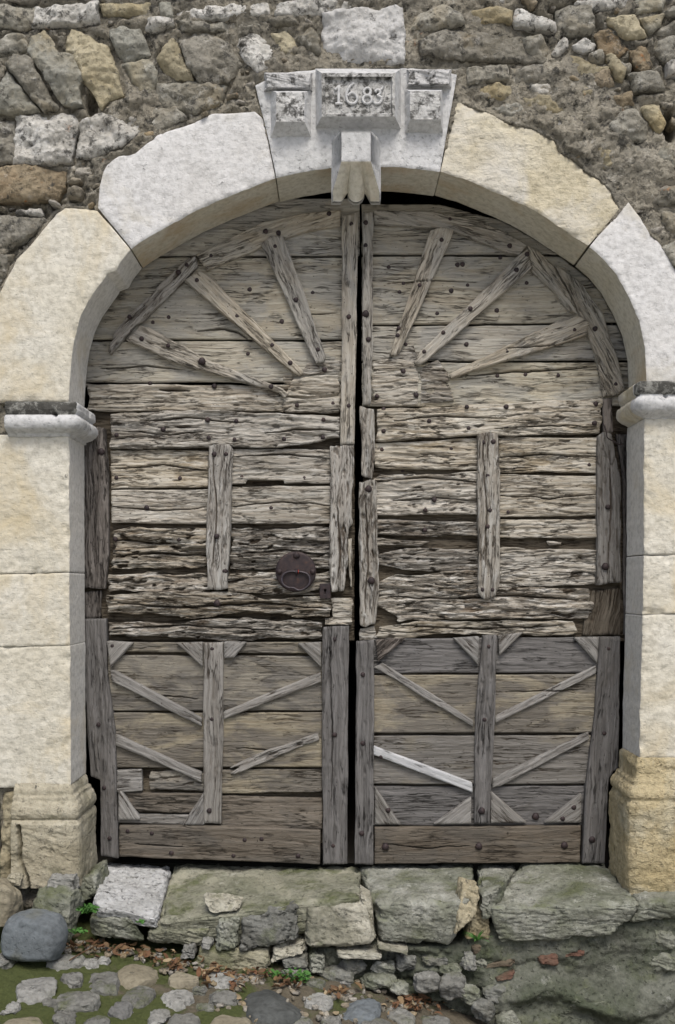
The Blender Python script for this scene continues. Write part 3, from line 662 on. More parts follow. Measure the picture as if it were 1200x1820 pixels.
wall = thing('rubble_wall', 'old rubble wall of grey, white and ochre stones in rough mortar above the archway', 'wall', (0, 0.1, 0.0))
def rubble_h(size, bulge, rough, seed):
    r_ = np.random.RandomState(seed); tx, tz = r_.uniform(-0.12, 0.12, 2); r_angles = r_.uniform(0, 6.28, 4); r_lim = r_.uniform(0.05, 0.45, 4); r_slope = r_.uniform(0.1, 0.55, 4)
    def h(U, V, s):
        lv = fbm(U * 5.5, V * 8, 4, seed + 50, 0.55) * 3.2; fr = lv - np.floor(lv)
        ter = 0.006 * (np.floor(lv) + np.clip((fr - 0.8) / 0.2, 0, 1))
        dome = ter + bulge * (1 - np.exp(s / (0.05 * size + 0.003)))
        fl_ = 0.4 + 0.6 * np.clip(0.5 + 2 * fbm(U * 4, V * 4, 2, seed + 41), 0, 1); fac = np.zeros_like(U); edge_ = 0.03 * fbm(U * 8, V * 8, 2, seed + 31)
        for q in range(4):                 # split faces: planes that cut the corners off
            a_ = r_angles[q]; t_ = U * math.cos(a_) + V * math.sin(a_)
            fac = fac - np.minimum(np.maximum(t_ + edge_ - r_lim[q] * size, 0) * r_slope[q], 0.010)
        n = fbm(U * 7, V * 7, 5, seed, 0.55)
        rid = 1 - np.abs(fbm(U * 5 + 3, V * 8, 3, seed + 4)) * 2
        crack = np.clip(1 - np.abs(fbm(U * 6, V * 6, 3, seed + 12)) / 0.03, 0, 1) * (fbm(U * 3, V * 3, 2, seed + 13) > 0.1)
        return dome + fac + tx * U + tz * V - 0.010 * np.clip(np.abs(fbm(U * 11, V * 14, 4, seed + 40, 0.6)) * 3 - 0.4, 0, 1) * fl_ + rough * n + 0.6 * rough * rid + 0.6 * rough * np.abs(fbm(U * 17, V * 17, 3, seed + 22)) - 0.008 * crack + 0.004 * fbm(U * 40, V * 40, 3, seed + 2), np.zeros_like(U)
    return h
seed = 100
placed = []
for mt, poly in STONES:
    seed += 1
    flush = mt == 'r_small'
    w_ = P2(poly, 0.0); c = w_.mean(0); size = min(np.ptp(w_[:, 0]), np.ptp(w_[:, 1]))
    w_ = c + (w_ - c) * (1.0 + 0.022 / np.array([np.ptp(w_[:, 0]), np.ptp(w_[:, 1])]))
    placed.append(w_)
    Y0 = rng.uniform(-0.006, 0.008) + (0.010 if flush else 0)
    V, Fq, g, s_ = relief(w_ - c, 0.006, 0.12, rubble_h(size, 0.009 + 0.008 * rng.random(), 0.010 + 0.035 * size, seed), 0.010, (26, 26), 0.005, seed, 1.0)
    me = build('rubble_stone', V, Fq, M[mt], {'rnd': np.full(len(V), rng.random())})
    link('rubble_stone', me, (c[0], Y0, c[1]), parent=wall)

# occupancy for the small pinning stones
CX0, CZ0, CS = -3.3, -0.6, 0.01
gx = np.arange(CX0, 3.3, CS); gz = np.arange(CZ0, 5.15, CS)
GX, GZ = np.meshgrid(gx, gz, indexing='ij')
dist = np.full(GX.shape, 9.0)
def stamp(poly, grow=0.0):
    p = np.asarray(poly); a = p.min(0) - 0.35; b = p.max(0) + 0.35
    i0, i1 = np.searchsorted(gx, [a[0], b[0]]); j0, j1 = np.searchsorted(gz, [a[1], b[1]])
    if i1 <= i0 or j1 <= j0: return
    sl_ = (slice(i0, i1), slice(j0, j1))
    dist[sl_] = np.minimum(dist[sl_], sdf(p, GX[sl_], GZ[sl_]) - grow)
for p in placed: stamp(p)
for p in ARCHW: stamp(p)
NOTCH = P2([(70,2100),(60,720),(70,600),(130,470),(240,360),(400,285),(600,255),(800,270),(960,335),(1090,450),(1170,590),(1200,700),(1196,2100)])
stamp(NOTCH)
dsave = dist.copy()
def blob(cx, cz, rx, rz, tilt, n=7, seed=0):
    r_ = np.random.RandomState(seed); out = []
    ph = r_.uniform(0, 6.28)
    for k in range(n):
        a = ph + 2 * math.pi * (k + r_.uniform(-0.25, 0.25)) / n; q = r_.uniform(0.74, 1.12)
        ca, sa = math.cos(a), math.sin(a)
        x = rx * q * math.copysign(abs(ca) ** 0.6, ca); z = rz * q * math.copysign(abs(sa) ** 0.6, sa)
        out.append((cx + x * math.cos(tilt) - z * math.sin(tilt), cz + x * math.sin(tilt) + z * math.cos(tilt)))
    return np.array(out)
small = []
rs = np.random.RandomState(7)
for rad, tries in ((0.15, 900), (0.11, 1100), (0.08, 1500), (0.055, 2500), (0.036, 4000), (0.024, 6000), (0.016, 6000)):
    for _ in range(tries):
        x = rs.uniform(-3.2, 3.2); z = rs.uniform(-0.2, 5.05)
        px = 600 + x * 400
        inside = -30 < px < 1230
        if inside and rad > 0.09: continue
        if inside and rad < 0.06:
            # the right-hand flank is mostly smeared over with mortar
            if x > 0.75 and z > 3.0 and rs.rand() < 0.35 and z < 3.75: continue
        i = int((x - CX0) / CS); j = int((z - CZ0) / CS)
        asp = rs.uniform(1.25, 2.1); rx, rz = rad * asp * 0.85, rad / asp * 1.15
        if dist[i, j] < 0.75 * rz: continue
        tl = rs.normal(0, 0.22); p = blob(x, z, rx, rz, tl, seed=rs.randint(1 << 30))
        ii = ((p[:, 0] - CX0) / CS).astype(int).clip(0, len(gx) - 1); jj = ((p[:, 1] - CZ0) / CS).astype(int).clip(0, len(gz) - 1)
        if dist[ii, jj].min() < -0.004: continue
        stamp(p); small.append((p, rad, inside))
VV, FF, RR = [], [], []; off = 0
for p, rad, inside in small:
    seed += 1
    c = p.mean(0)
    res = 0.006 if inside else 0.012
    V, Fq, g, s_ = relief(p - c, res, 0.08, rubble_h(rad, 0.010, 0.010 + 0.06 * rad, seed), 0.008, (30, 30), 0.004, seed, 1.0)
    V = V + np.array([c[0], rs.uniform(-0.004, 0.010), c[1]]); VV.append(V); FF.append(Fq + off); RR.append(np.full(len(V), rs.rand())); off += len(V)
me = build('pinning_stones', np.concatenate(VV) - np.array([0, 0.1, 0]), np.concatenate(FF), M['r_small'], {'rnd': np.concatenate(RR)})
tag(link('pinning_stones', me, (0, 0.1, 0), parent=wall), kind='stuff')

outer = np.array([(-3.3, 5.15), (-3.3, -0.8), (NOTCH[0][0], -0.8)] + [tuple(q) for q in NOTCH[1:-1]] + [(NOTCH[-1][0], -0.8), (3.3, -0.8), (3.3, 5.15)])
def mortar_h(U, V, s):
    i = ((U - CX0) / CS).astype(int).clip(0, len(gx) - 1); j = ((V - CZ0) / CS).astype(int).clip(0, len(gz) - 1)
    d = dist[i, j]
    smear = fbm(U * 2.1, V * 2.1, 3, 55)
    right = np.clip((U - 0.5) / 0.5, 0, 1) * np.clip((V - 2.9) / 0.2, 0, 1) * np.clip((3.85 - V) / 0.3, 0, 1)
    h = 0.013 + 0.014 * smear + 0.012 * right + 0.015 * fbm(U * 9, V * 11, 5, 57, 0.6) + 0.010 * fbm(U * 35, V * 45, 3, 58) - 0.012 * np.clip(1 - np.abs(fbm(U * 8, V * 13, 4, 68, 0.6)) / 0.05, 0, 1)
    lv = fbm(U * 3.2, V * 5.5, 5, 77, 0.55) * 4; fr = lv - np.floor(lv)
    h = h + 0.007 * (np.floor(lv) + np.clip((fr - 0.8) / 0.2, 0, 1))
    joint = np.clip(1 - np.maximum(d, 0) / 0.022, 0, 1)
    left = np.clip((-0.55 - U) / 0.4, 0, 1) + np.clip((U - 0.7) / 0.3, 0, 1) * np.clip((V - 3.8) / 0.15, 0, 1)
    h = h - joint * np.clip(0.017 + 0.022 * left - 0.035 * smear - 0.03 * right, 0, 0.05)
    cr = np.clip(1 - np.abs(fbm(U * 3.5, V * 5, 4, 61)) / 0.018, 0, 1)
    h = h - 0.012 * cr
    da = np.full(U.shape, 9.0)
    k = (V > 0.0) & (np.abs(U) < 2)
    for p in ARCHW:
        da[k] = np.minimum(da[k], sdf(p, U[k], V[k]))
    h = np.where(da < -0.004, np.minimum(h, -0.03), h)
    h = np.where((da >= 0) & (da < 0.025), np.maximum(np.minimum(h, 0.012), -0.004 + 0.010 * fbm(U * 15, V * 15, 2, 66)), h)
    # dark recess where a stone has dropped out, and the joint hole on the left
    for (hx, hy, rx_, ry_, dp) in ((1192, 222, 0.03, 0.07, 0.16), (160, 180, 0.028, 0.06, 0.10)):
        x_, z_ = P2([(hx, hy)])[0]
        q = ((U - x_) / rx_) ** 2 + ((V - z_) / ry_) ** 2
        h = h - dp * np.clip(1.4 - q, 0, 1)
    h = np.where(np.abs(U) > 1.62, h * 0.9, h)
    return h, np.zeros_like(U)
V, Fq, g, s_ = relief(outer, 0.009, 0.45, mortar_h, 0, (1, 1), 0.002, 3)
link('mortar', build('mortar', V - np.array([0, 0, 0]), Fq, M['mortar']), (0, 0.012, 0), parent=wall)

# ------------------------------------------------------------------ the gate: two leaves
def wood_h(wear, seed, L):
    def h(U, V, s):
        U = U + seed * 0.37; V = V + seed * 0.11
        wp = 0.012 * fbm(U * 3.5, V * 9, 3, seed) + 0.004 * fbm(U * 14, V * 20, 2, seed + 1)
        v = V + wp * (0.5 + wear)
        fine = fbm(U * 7, v * 115, 4, seed + 2, 0.65)
        gg = fbm(U * 3.6, v * 30, 5, seed + 3, 0.6)
        rid = 1 - 2.2 * np.abs(fbm(U * 4.5, v * 38, 4, seed + 9, 0.55))
        patchy = np.clip(0.55 + 1.6 * fbm(U * 3.3, v * 9, 3, seed + 4), 0, 1)
        go = np.clip((gg - 0.0) / 0.30, 0, 1) * patchy
        ck = np.clip(1 - np.abs(fbm(U * 2.4, v * 19, 4, seed + 5)) / (0.03 + 0.035 * wear), 0, 1) * np.clip(0.45 + 2.4 * fbm(U * 3.2, v * 7, 2, seed + 6), 0, 1)
        holes = np.clip((fbm(U * 16, v * 60, 3, seed + 7) - 0.36) / 0.1, 0, 1) * wear
        lv = 4.0 * np.clip((fbm(U * 3.0, v * 24, 5, seed + 15, 0.58) + 0.35) / 0.7, 0, 1) * (0.4 + 0.6 * patchy); fr = lv - np.floor(lv)
        ter = (np.floor(lv) + np.clip((fr - 0.72) / 0.28, 0, 1)) / 4.0
        h_ = -wear * 0.020 * ter - wear * 0.006 * go + wear * 0.006 * rid * patchy - 0.0024 * fine * (0.5 + 1.9 * wear) - (0.003 + 0.012 * wear) * ck - 0.010 * holes + 0.003 * fbm(U * 1.5, V * 5, 2, seed + 8)
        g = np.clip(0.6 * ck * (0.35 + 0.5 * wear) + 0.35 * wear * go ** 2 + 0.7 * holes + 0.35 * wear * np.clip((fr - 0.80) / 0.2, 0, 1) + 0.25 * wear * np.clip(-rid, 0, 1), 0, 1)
        return h_, g
    return h

def inpoly(p, x, y):
    return sdf(p, np.array([float(x)]), np.array([float(y)]))[0] < 0
PIECES = []
SLOTS = [([(283,691),(337,694)], 5), ([(352,588),(400,584),(425,592),(440,602)], 3), ([(250,748),(330,742),(450,752)], 2.5), ([(470,770),(540,762),(604,764)], 2.5), ([(215,765),(300,772),(360,768)], 2),
 ([(820,668),(900,662),(1060,652)], 2.5), ([(700,748),(790,738),(900,744)], 2.5), ([(880,762),(980,755),(1060,758)], 2), ([(672,855),(760,848),(850,858)], 3), ([(700,890),(790,885),(850,892)], 2.5), ([(886,812),(960,806),(1062,812)], 2.5),
 ([(890,880),(980,886),(1062,878)], 2), ([(205,832),(290,826),(370,836)], 2.5), ([(200,900),(280,908),(370,902)], 2), ([(420,812),(500,806),(590,816)], 2.5), ([(415,900),(500,892),(590,898)], 2), ([(520,560),(600,556)], 1.5), ([(180,655),(260,650),(330,658)], 2),
 ([(690,505),(760,498),(850,503)], 1.5), ([(900,620),(1000,612)], 1.5), ([(205,990),(280,982),(365,988)], 3.5), ([(205,960),(300,966)], 3), ([(420,985),(500,978),(585,986)], 3.5), ([(210,1072),(320,1080),(460,1072),(580,1082)], 3.5), ([(690,1060),(800,1066),(900,1058),(1030,1066)], 3.5),
 ([(700,1112),(850,1118),(1000,1112)], 2.5), ([(200,1118),(330,1112),(500,1120)], 2.5), ([(240,1240),(300,1236),(350,1242)], 1.5), ([(420,1330),(520,1334)], 1.5), ([(900,1230),(1040,1226)], 1.5), ([(680,1500),(760,1508),(840,1502)], 1.5), ([(240,1500),(330,1506)], 1.5),
 ([(378,800),(384,900),(380,1000)], 2), ([(860,800),(866,900),(862,1010)], 2), ([(600,900),(606,980),(600,1030)], 3.5), ([(650,880),(655,980),(648,1090)], 2.5), ([(585,1150),(592,1300),(588,1450)], 1.5), ([(1085,800),(1088,900),(1080,1020)], 2)]
def piece(parent, name, poly, Y, mat, wear=0.3, ang=None, depth=0.335, label=None, ragged=None, rnd=0.006, res=None):
    w_ = P2(poly, Y); c = w_.mean(0)
    if ang is None:
        q = w_ - c; C_ = np.cov(q.T); ev, vec = np.linalg.eigh(C_); a = vec[:, 1]
        ang = math.atan2(a[1], a[0])
        if ang > math.pi / 2: ang -= math.pi
        if ang <= -math.pi / 2: ang += math.pi
    else: ang = math.radians(ang)
    ca, sa = math.cos(ang), math.sin(ang)
    q = w_ - c
    loc = np.stack([q[:, 0] * ca + q[:, 1] * sa, -q[:, 0] * sa + q[:, 1] * ca], 1)
    sd_ = len(PIECES) + 1
    hf0 = wood_h(wear, sd_, 0); pw = np.array(poly, float); sl_ = []
    for line, wd in SLOTS:
        m_ = np.mean(line, axis=0)
        if inpoly(pw, m_[0], m_[1]):
            lw = P2(line, Y) - c
            sl_.append((np.stack([lw[:, 0] * ca + lw[:, 1] * sa, -lw[:, 0] * sa + lw[:, 1] * ca], 1), wd * 0.002))
    def hf(U, V, s):
        h, g = hf0(U, V, s)
        for L, wd in sl_:
            V2 = V + 0.006 * fbm(U * 14, V * 6, 3, sd_ + 40); best = np.full(U.shape, 9.0); tp = np.zeros(U.shape)
            for k, (a_, b_) in enumerate(zip(L[:-1], L[1:])):
                e = b_ - a_; t_ = np.clip(((U - a_[0]) * e[0] + (V2 - a_[1]) * e[1]) / (e @ e), 0, 1)
                d_ = np.hypot(U - a_[0] - t_ * e[0], V2 - a_[1] - t_ * e[1]); w_m = d_ < best
                best = np.where(w_m, d_, best); tp = np.where(w_m, (k + t_) / (len(L) - 1), tp)
            q = np.clip(1.25 - best / np.maximum(wd * (0.35 + 0.65 * np.sin(np.pi * np.clip(tp, 0.02, 0.98))), 1e-4), 0, 1)
            h = h - 0.018 * q; g = np.maximum(g, q)
        return h, g
    rg = (0.002 + 0.011 * wear ** 1.5) if ragged is None else ragged
    V, Fq, g, s_ = relief(loc, res or (0.007, 0.0032), depth - Y, hf, rg, (7, 24), rnd, sd_)
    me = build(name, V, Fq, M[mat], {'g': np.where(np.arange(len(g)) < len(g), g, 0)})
    o = link(name, me, (c[0], Y + rng.uniform(-0.0015, 0.0015), c[1]), ang, parent)
    if label: o['label'] = label
    PIECES.append((np.array(poly, float), Y))
    return o

GL = 'gate leaves in the archway'
LL = thing('wooden_gate_leaf', 'weathered grey timber gate leaf carrying the round iron ring handle and keyhole plate', 'gate leaf', P(395, 1537, 0.3))
RL = thing('wooden_gate_leaf', 'weathered grey timber gate leaf with one bleached white brace and no handle', 'gate leaf', P(860, 1537, 0.3))
B, Rr, Bt = 0.313, 0.292, 0.276
# ---- handle leaf: boards behind the sunray
for poly, mt, wr in (
    ([(640,352),(640,454),(270,454),(340,395),(440,352)], 'board', 0.25), ([(632,457),(632,603),(140,603),(170,545),(215,500),(268,457)], 'board', 0.15),
    ([(632,606),(632,679),(128,679),(132,640),(140,606)], 'board', 0.25), ([(632,682),(632,730),(152,730),(158,705),(150,682)], 'worn', 0.6)):
    piece(LL, 'board', poly, B, mt, wr, 0)
piece(LL, 'rail', [(195,734),(300,727),(500,733),(605,739),(605,777),(490,795),(195,797)], Rr, 'worn', 0.8, 0)
for poly, mt, wr in (
    ([(195,799),(372,799),(372,866),(197,868)], 'worn', 0.55), ([(410,798),(592,797),(592,860),(505,861),(503,854),(440,853),(438,861),(410,862)], 'worn', 0.7),
    ([(197,870),(372,868),(372,931),(197,930)], 'worn', 0.4), ([(410,864),(505,863),(592,863),(592,931),(410,931)], 'worn', 0.5),
    ([(201,946),(230,937),(372,937),(372,1011),(260,1013),(196,1010)], 'rotten', 1.3),
    ([(408,938),(592,936),(597,1012),(408,1011)], 'rotten', 1.25),
    ([(192,1020),(260,1014),(372,1016),(372,1054),(188,1056)], 'rotten', 1.2), ([(404,1016),(600,1013),(602,1036),(560,1056),(404,1054)], 'rotten', 1.2)):
    piece(LL, 'board', poly, B, mt, wr, 0)
piece(LL, 'board', [(187,1056),(250,1048),(420,1050),(470,1062),(590,1056),(588,1098),(430,1090),(350,1102),(270,1098),(188,1092)], 0.297, 'rotten', 1.25, -1)
piece(LL, 'board', [(190,1104),(300,1106),(380,1100),(440,1096),(575,1104),(573,1138),(400,1140),(300,1137),(191,1132)], 0.303, 'rotten', 1.15, 0)
piece(LL, 'board', [(588,1062),(628,1060),(627,1111),(576,1112),(576,1098),(590,1096)], 0.300, 'worn', 0.8, 0)
piece(LL, 'board', [(405,1046),(588,1052),(590,1060),(470,1058)], 0.322, 'rotten', 0.8, 0)
# hub of the sunray
for poly in ([(545,643),(605,638),(605,660),(528,667)], [(520,670),(605,663),(605,702),(506,704)], [(505,707),(605,705),(605,736),(503,733)], [(487,706),(502,703),(503,731),(487,728)], [(500,664),(520,660),(526,680),(503,690)]):
    piece(LL, 'hub_block', poly, 0.299, 'worn', 0.85, 0)
piece(LL, 'rim_board', [(348,451),(410,422),(470,392),(540,377),(606,370),(606,400),(540,412),(480,432),(420,458),(366,481)], 0.284, 'ray', 0.45)
piece(LL, 'rim_board', [(328,464),(345,451),(354,473),(320,505),(258,570),(240,578),(197,632),(190,624),(200,590),(235,553),(290,497)], 0.281, 'batten', 0.7)
for poly, wr in (([(463,432),(480,418),(504,419),(520,460),(580,632),(575,643),(560,645)], 0.35), ([(325,497),(355,479),(374,490),(540,660),(533,668),(520,662)], 0.3), ([(222,604),(248,577),(262,580),(370,637),(500,687),(514,699),(505,706),(495,697),(300,641)], 0.65)):
    piece(LL, 'ray_batten', poly, Bt, 'ray', wr)
piece(LL, 'stile', [(607,381),(637,376),(635,560),(631,790),(605,790),(607,600)], 0.278, 'ray', 0.3)
piece(LL, 'stile', [(586,792),(630,789),(629,930),(621,940),(619,975),(620,1000),(611,1050),(590,1052),(586,1000),(585,940)], 0.279, 'batten', 0.9)
piece(LL, 'stile', [(614,958),(627,955),(628,1046),(621,1044)], 0.299, 'worn', 0.9)
piece(LL, 'batten', [(370,793),(380,787),(408,788),(415,797),(411,900),(405,1046),(386,1050),(368,1047),(365,960)], 0.279, 'batten', 0.6)
piece(LL, 'stile', [(146,776),(172,757),(188,760),(193,850),(193,985),(187,1047),(146,1045)], 0.300, 'dark', 0.5)
piece(LL, 'stile', [(146,1049),(183,1047),(181,1101),(148,1101)], 0.318, 'dark', 0.9)
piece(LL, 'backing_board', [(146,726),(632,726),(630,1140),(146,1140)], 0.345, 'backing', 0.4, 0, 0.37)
# lower frame of the handle leaf
for poly, mt, wr in (
    ([(188,1141),(574,1141),(574,1162),(190,1159)], 'panel', 0.3), ([(190,1164),(574,1166),(574,1263),(194,1264)], 'panel', 0.15), ([(196,1267),(574,1266),(574,1364),(202,1365)], 'panel', 0.15),
    ([(390,1368),(574,1367),(574,1409),(390,1411)], 'panel', 0.4), ([(392,1414),(574,1418),(574,1475),(392,1470)], 'brown', 0.4), ([(264,1369),(364,1373),(364,1407),(265,1407)], 'panel', 0.9),
    ([(222,1409),(364,1411),(364,1445),(248,1443),(212,1426)], 'brown', 0.5), ([(206,1446),(364,1448),(364,1466),(206,1463)], 'grey', 0.3)):
    piece(LL, 'panel_board', poly, 0.309, mt, wr, 0)
piece(LL, 'patch_board', [(207,1369),(252,1367),(253,1407),(207,1410)], 0.300, 'grey', 0.1, 0, label='small grey square patch')
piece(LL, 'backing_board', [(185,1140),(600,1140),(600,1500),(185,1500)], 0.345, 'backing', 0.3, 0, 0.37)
piece(LL, 'stile', [(150,1100),(188,1099),(190,1190),(205,1300),(210,1526),(178,1523),(177,1387),(160,1381),(152,1250)], 0.285, 'frame', 0.3)
piece(LL, 'stile', [(573,1114),(621,1112),(618,1536),(574,1538),(572,1300)], 0.283, 'frame', 0.3)
piece(LL, 'stile', [(361,1142),(397,1140),(397,1290),(394,1466),(361,1464)], 0.285, 'grey', 0.35)
piece(LL, 'bottom_rail', [(211,1467),(390,1468),(570,1476),(569,1537),(211,1524)], 0.287, 'brown', 0.2)
for poly in ([(195,1190),(206,1192),(360,1276),(359,1293),(198,1212)], [(397,1264),(570,1194),(571,1212),(397,1280)], [(204,1305),(215,1308),(358,1374),(357,1391),(206,1325)]):
    piece(LL, 'brace', poly, 0.288, 'grey', 0.2)
piece(LL, 'brace', [(405,1367),(450,1342),(568,1300),(569,1316),(480,1352),(412,1380),(408,1375),(430,1362)], 0.291, 'grey', 0.6, label='brace split at its lower end')
for poly, a in (([(189,1139),(237,1142),(196,1188)], 45), ([(314,1143),(360,1141),(360,1186)], -45), ([(398,1140),(438,1141),(416,1169),(398,1170)], 45), ([(528,1143),(571,1141),(571,1187)], -45), ([(210,1406),(217,1408),(249,1455),(247,1458),(210,1458)], -60), ([(323,1467),(361,1410),(363,1467)], 60)):
    piece(LL, 'corner_block', poly, 0.286, 'grey', 0.12, a, ragged=0.0005)

# ---- leaf without handle
for poly, mt, wr in (
    ([(643,362),(780,362),(890,390),(965,430),(995,452),(643,452)], 'board', 0.15), ([(643,455),(998,455),(1065,510),(1100,573),(643,577)], 'board', 0.15),
    ([(643,580),(1098,576),(1125,640),(643,641)], 'board', 0.2), ([(643,644),(1126,643),(1138,722),(643,723)], 'board', 0.4)):
    piece(RL, 'board', poly, B, mt, wr, 0)
piece(RL, 'rail', [(668,725),(800,720),(950,713),(1072,707),(1070,772),(850,775),(740,780),(668,784)], Rr, 'worn', 0.85, 0.5)
for poly, mt, wr in (
    ([(664,786),(852,779),(852,836),(664,833)], 'worn', 0.85), ([(886,778),(1064,775),(1064,841),(886,839)], 'worn', 0.6),
    ([(672,838),(852,839),(852,918),(664,918),(664,850)], 'worn', 0.9), ([(886,842),(1064,844),(1064,918),(886,919)], 'worn', 0.55),
    ([(664,922),(852,926),(852,955),(664,951)], 'rotten', 0.8), ([(886,922),(1064,921),(1064,956),(886,957)], 'worn', 0.6),
    ([(664,955),(765,962),(745,972),(664,970)], 'rotten', 0.8), ([(968,959),(1008,959),(1000,971),(975,972)], 'worn', 0.9),
    ([(668,985),(720,974),(852,974),(852,1014),(800,1018),(710,1014),(668,1006)], 'rotten', 1.1), ([(886,980),(892,972),(1062,977),(1064,1040),(886,1045)], 'worn', 0.85)):
    piece(RL, 'board', poly, B, mt, wr, 0)
piece(RL, 'board', [(670,1036),(705,1020),(800,1015),(852,1014),(892,1043),(1050,1045),(1058,1090),(1044,1100),(900,1101),(710,1103),(670,1078)], 0.303, 'rotten', 1.1, 0)
piece(RL, 'board', [(672,1112),(740,1102),(900,1100),(1020,1104),(1032,1124),(1020,1131),(780,1129),(700,1138),(668,1133)], 0.303, 'worn', 0.9, 0)
piece(RL, 'board', [(638,1116),(668,1108),(672,1138),(638,1139)], 0.305, 'worn', 0.8, 0)
for poly in ([(660,643),(690,632),(735,641),(744,650),(744,722),(660,718)], [(747,650),(780,635),(800,668),(808,712),(747,722)], [(695,630),(735,613),(746,640),(735,648),(700,640)]):
    piece(RL, 'hub_block', poly, 0.299, 'worn', 0.85, 0)
piece(RL, 'rim_board', [(664,372),(770,374),(850,390),(905,415),(937,434),(925,453),(905,450),(850,428),(790,405),(664,397)], 0.284, 'ray', 0.3)
piece(RL, 'rim_board', [(938,434),(955,442),(983,468),(1010,515),(1029,558),(1012,553),(985,518),(945,482)], 0.284, 'ray', 0.4, -52)
piece(RL, 'rim_board', [(984,466),(1030,498),(1075,560),(1100,640),(1112,692),(1098,702),(1072,706),(1062,640),(1046,598),(1031,558),(1012,514)], 0.284, 'ray', 0.35, -62)
for poly, wr in (([(765,408),(785,402),(808,406),(805,420),(712,625),(705,632),(692,630)], 0.35), ([(922,452),(940,440),(947,475),(760,640),(745,648),(737,645),(742,630)], 0.25), ([(1000,566),(1030,560),(1048,572),(1047,596),(960,622),(802,672),(799,663)], 0.4)):
    piece(RL, 'ray_batten', poly, Bt, 'ray', wr)
piece(RL, 'stile', [(643,376),(664,374),(664,560),(660,718),(645,720)], 0.282, 'ray', 0.6)
piece(RL, 'stile', [(640,723),(668,724),(667,800),(662,850),(640,846)], 0.282, 'batten', 0.8)
piece(RL, 'stile', [(636,853),(670,852),(672,960),(674,1060),(668,1110),(650,1118),(638,1114)], 0.280, 'batten', 0.85)
piece(RL, 'batten', [(848,771),(858,767),(886,768),(890,800),(888,1040),(880,1062),(862,1066),(850,1057),(850,960)], 0.278, 'batten', 0.6)
piece(RL, 'stile', [(1062,773),(1075,765),(1090,770),(1104,850),(1107,1035),(1062,1040)], 0.286, 'grey', 0.5)
piece(RL, 'stile', [(1072,709),(1089,706),(1091,768),(1073,771)], 0.290, 'dark', 0.5)
piece(RL, 'stile', [(1094,770),(1130,770),(1130,1130),(1109,1130),(1107,850)], 0.318, 'dark', 0.5)
piece(RL, 'stile', [(1044,1050),(1104,1044),(1104,1130),(1036,1130)], 0.322, 'backing', 0.5)
piece(RL, 'backing_board', [(645,722),(1128,722),(1128,1140),(645,1140)], 0.345, 'backing', 0.4, 0, 0.37)
for poly, mt, wr in (
    ([(662,1135),(1072,1132),(1072,1196),(662,1197)], 'frame', 0.15), ([(662,1200),(1062,1198),(1060,1303),(662,1303)], 'panel', 0.1),
    ([(662,1308),(1055,1307),(1048,1394),(662,1394)], 'panelgrey', 0.12), ([(662,1398),(1042,1397),(1036,1468),(662,1468)], 'frame', 0.2)):
    piece(RL, 'panel_board', poly, 0.309, mt, wr, 0)
piece(RL, 'backing_board', [(645,1136),(1070,1136),(1050,1500),(645,1500)], 0.345, 'backing', 0.3, 0, 0.37)
piece(RL, 'stile', [(633,1140),(666,1136),(664,1538),(630,1538),(632,1300)], 0.285, 'frame', 0.35)
piece(RL, 'stile', [(858,1129),(884,1128),(880,1290),(871,1465),(843,1465),(846,1270)], 0.284, 'frame', 0.3)
piece(RL, 'stile', [(1065,1131),(1104,1131),(1100,1366),(1092,1372),(1084,1385),(1075,1535),(1035,1535),(1041,1400),(1058,1260)], 0.285, 'frame', 0.3)
piece(RL, 'bottom_rail', [(666,1470),(1033,1468),(1032,1534),(666,1536)], 0.287, 'brown', 0.2)
piece(RL, 'brace', [(663,1186),(680,1177),(842,1280),(842,1294)], 0.291, 'grey', 0.3)
piece(RL, 'brace', [(880,1272),(1060,1182),(1061,1197),(880,1288)], 0.291, 'grey', 0.3)
piece(RL, 'brace', [(663,1325),(840,1391),(840,1409),(663,1342)], 0.288, 'white', 0.03, label='bleached white brace')
piece(RL, 'brace', [(876,1383),(1048,1300),(1048,1315),(890,1398),(876,1400)], 0.288, 'grey', 0.2)
for poly, a, mt in (([(667,1398),(713,1466),(667,1466)], -56, 'frame'), ([(770,1466),(838,1416),(838,1465)], 36, 'frame'), ([(873,1406),(938,1463),(873,1463)], -42, 'grey'), ([(967,1463),(1034,1410),(1033,1463)], 38, 'frame'),
                    ([(668,1137),(722,1134),(672,1177)], 40, 'dark'), ([(805,1134),(852,1131),(850,1182)], -45, 'frame'), ([(886,1130),(932,1123),(888,1166)], 42, 'frame'), ([(1020,1133),(1066,1132),(1062,1180)], -45, 'frame')):
    piece(RL, 'corner_block', poly, 0.286, 'grey' if mt == 'frame' else mt, 0.12, a, ragged=0.0005)

# ---- nails
def nail_mesh(r, hgt):
    rows = []
    for k in range(5):
        a = math.pi / 2 * k / 4
        for j in range(10):
            th = 2 * math.pi * j / 10; q = r * math.cos(a) * (1 + 0.06 * math.sin(3 * th + r * 900))
            rows.append((q * math.cos(th), -hgt * math.sin(a) ** 0.8, q * math.sin(th)))
    V = np.array(rows); Fq = grid_faces(5, 10, True)
    bk = V[:10].copy(); bk[:, 1] = 0.03
    V = np.concatenate([bk, V]); Fq = np.concatenate([grid_faces(2, 10, True), Fq + 10])
    return build('nail', V, Fq, M['iron'])
NM = [nail_mesh(0.0105, 0.007), nail_mesh(0.0125, 0.009), nail_mesh(0.018, 0.015)]
def nails(parent, small, big):
    for lst, sz in ((small, None), (big, 2)):
        for x, y in lst:
            Y = min([py for pp, py in PIECES if inpoly(pp, x, y)] or [B])
            s_ = sz if sz is not None else rng.choice((0, 0, 1))
            link('nail', NM[s_], P(x, y, Y + 0.004), parent=parent)
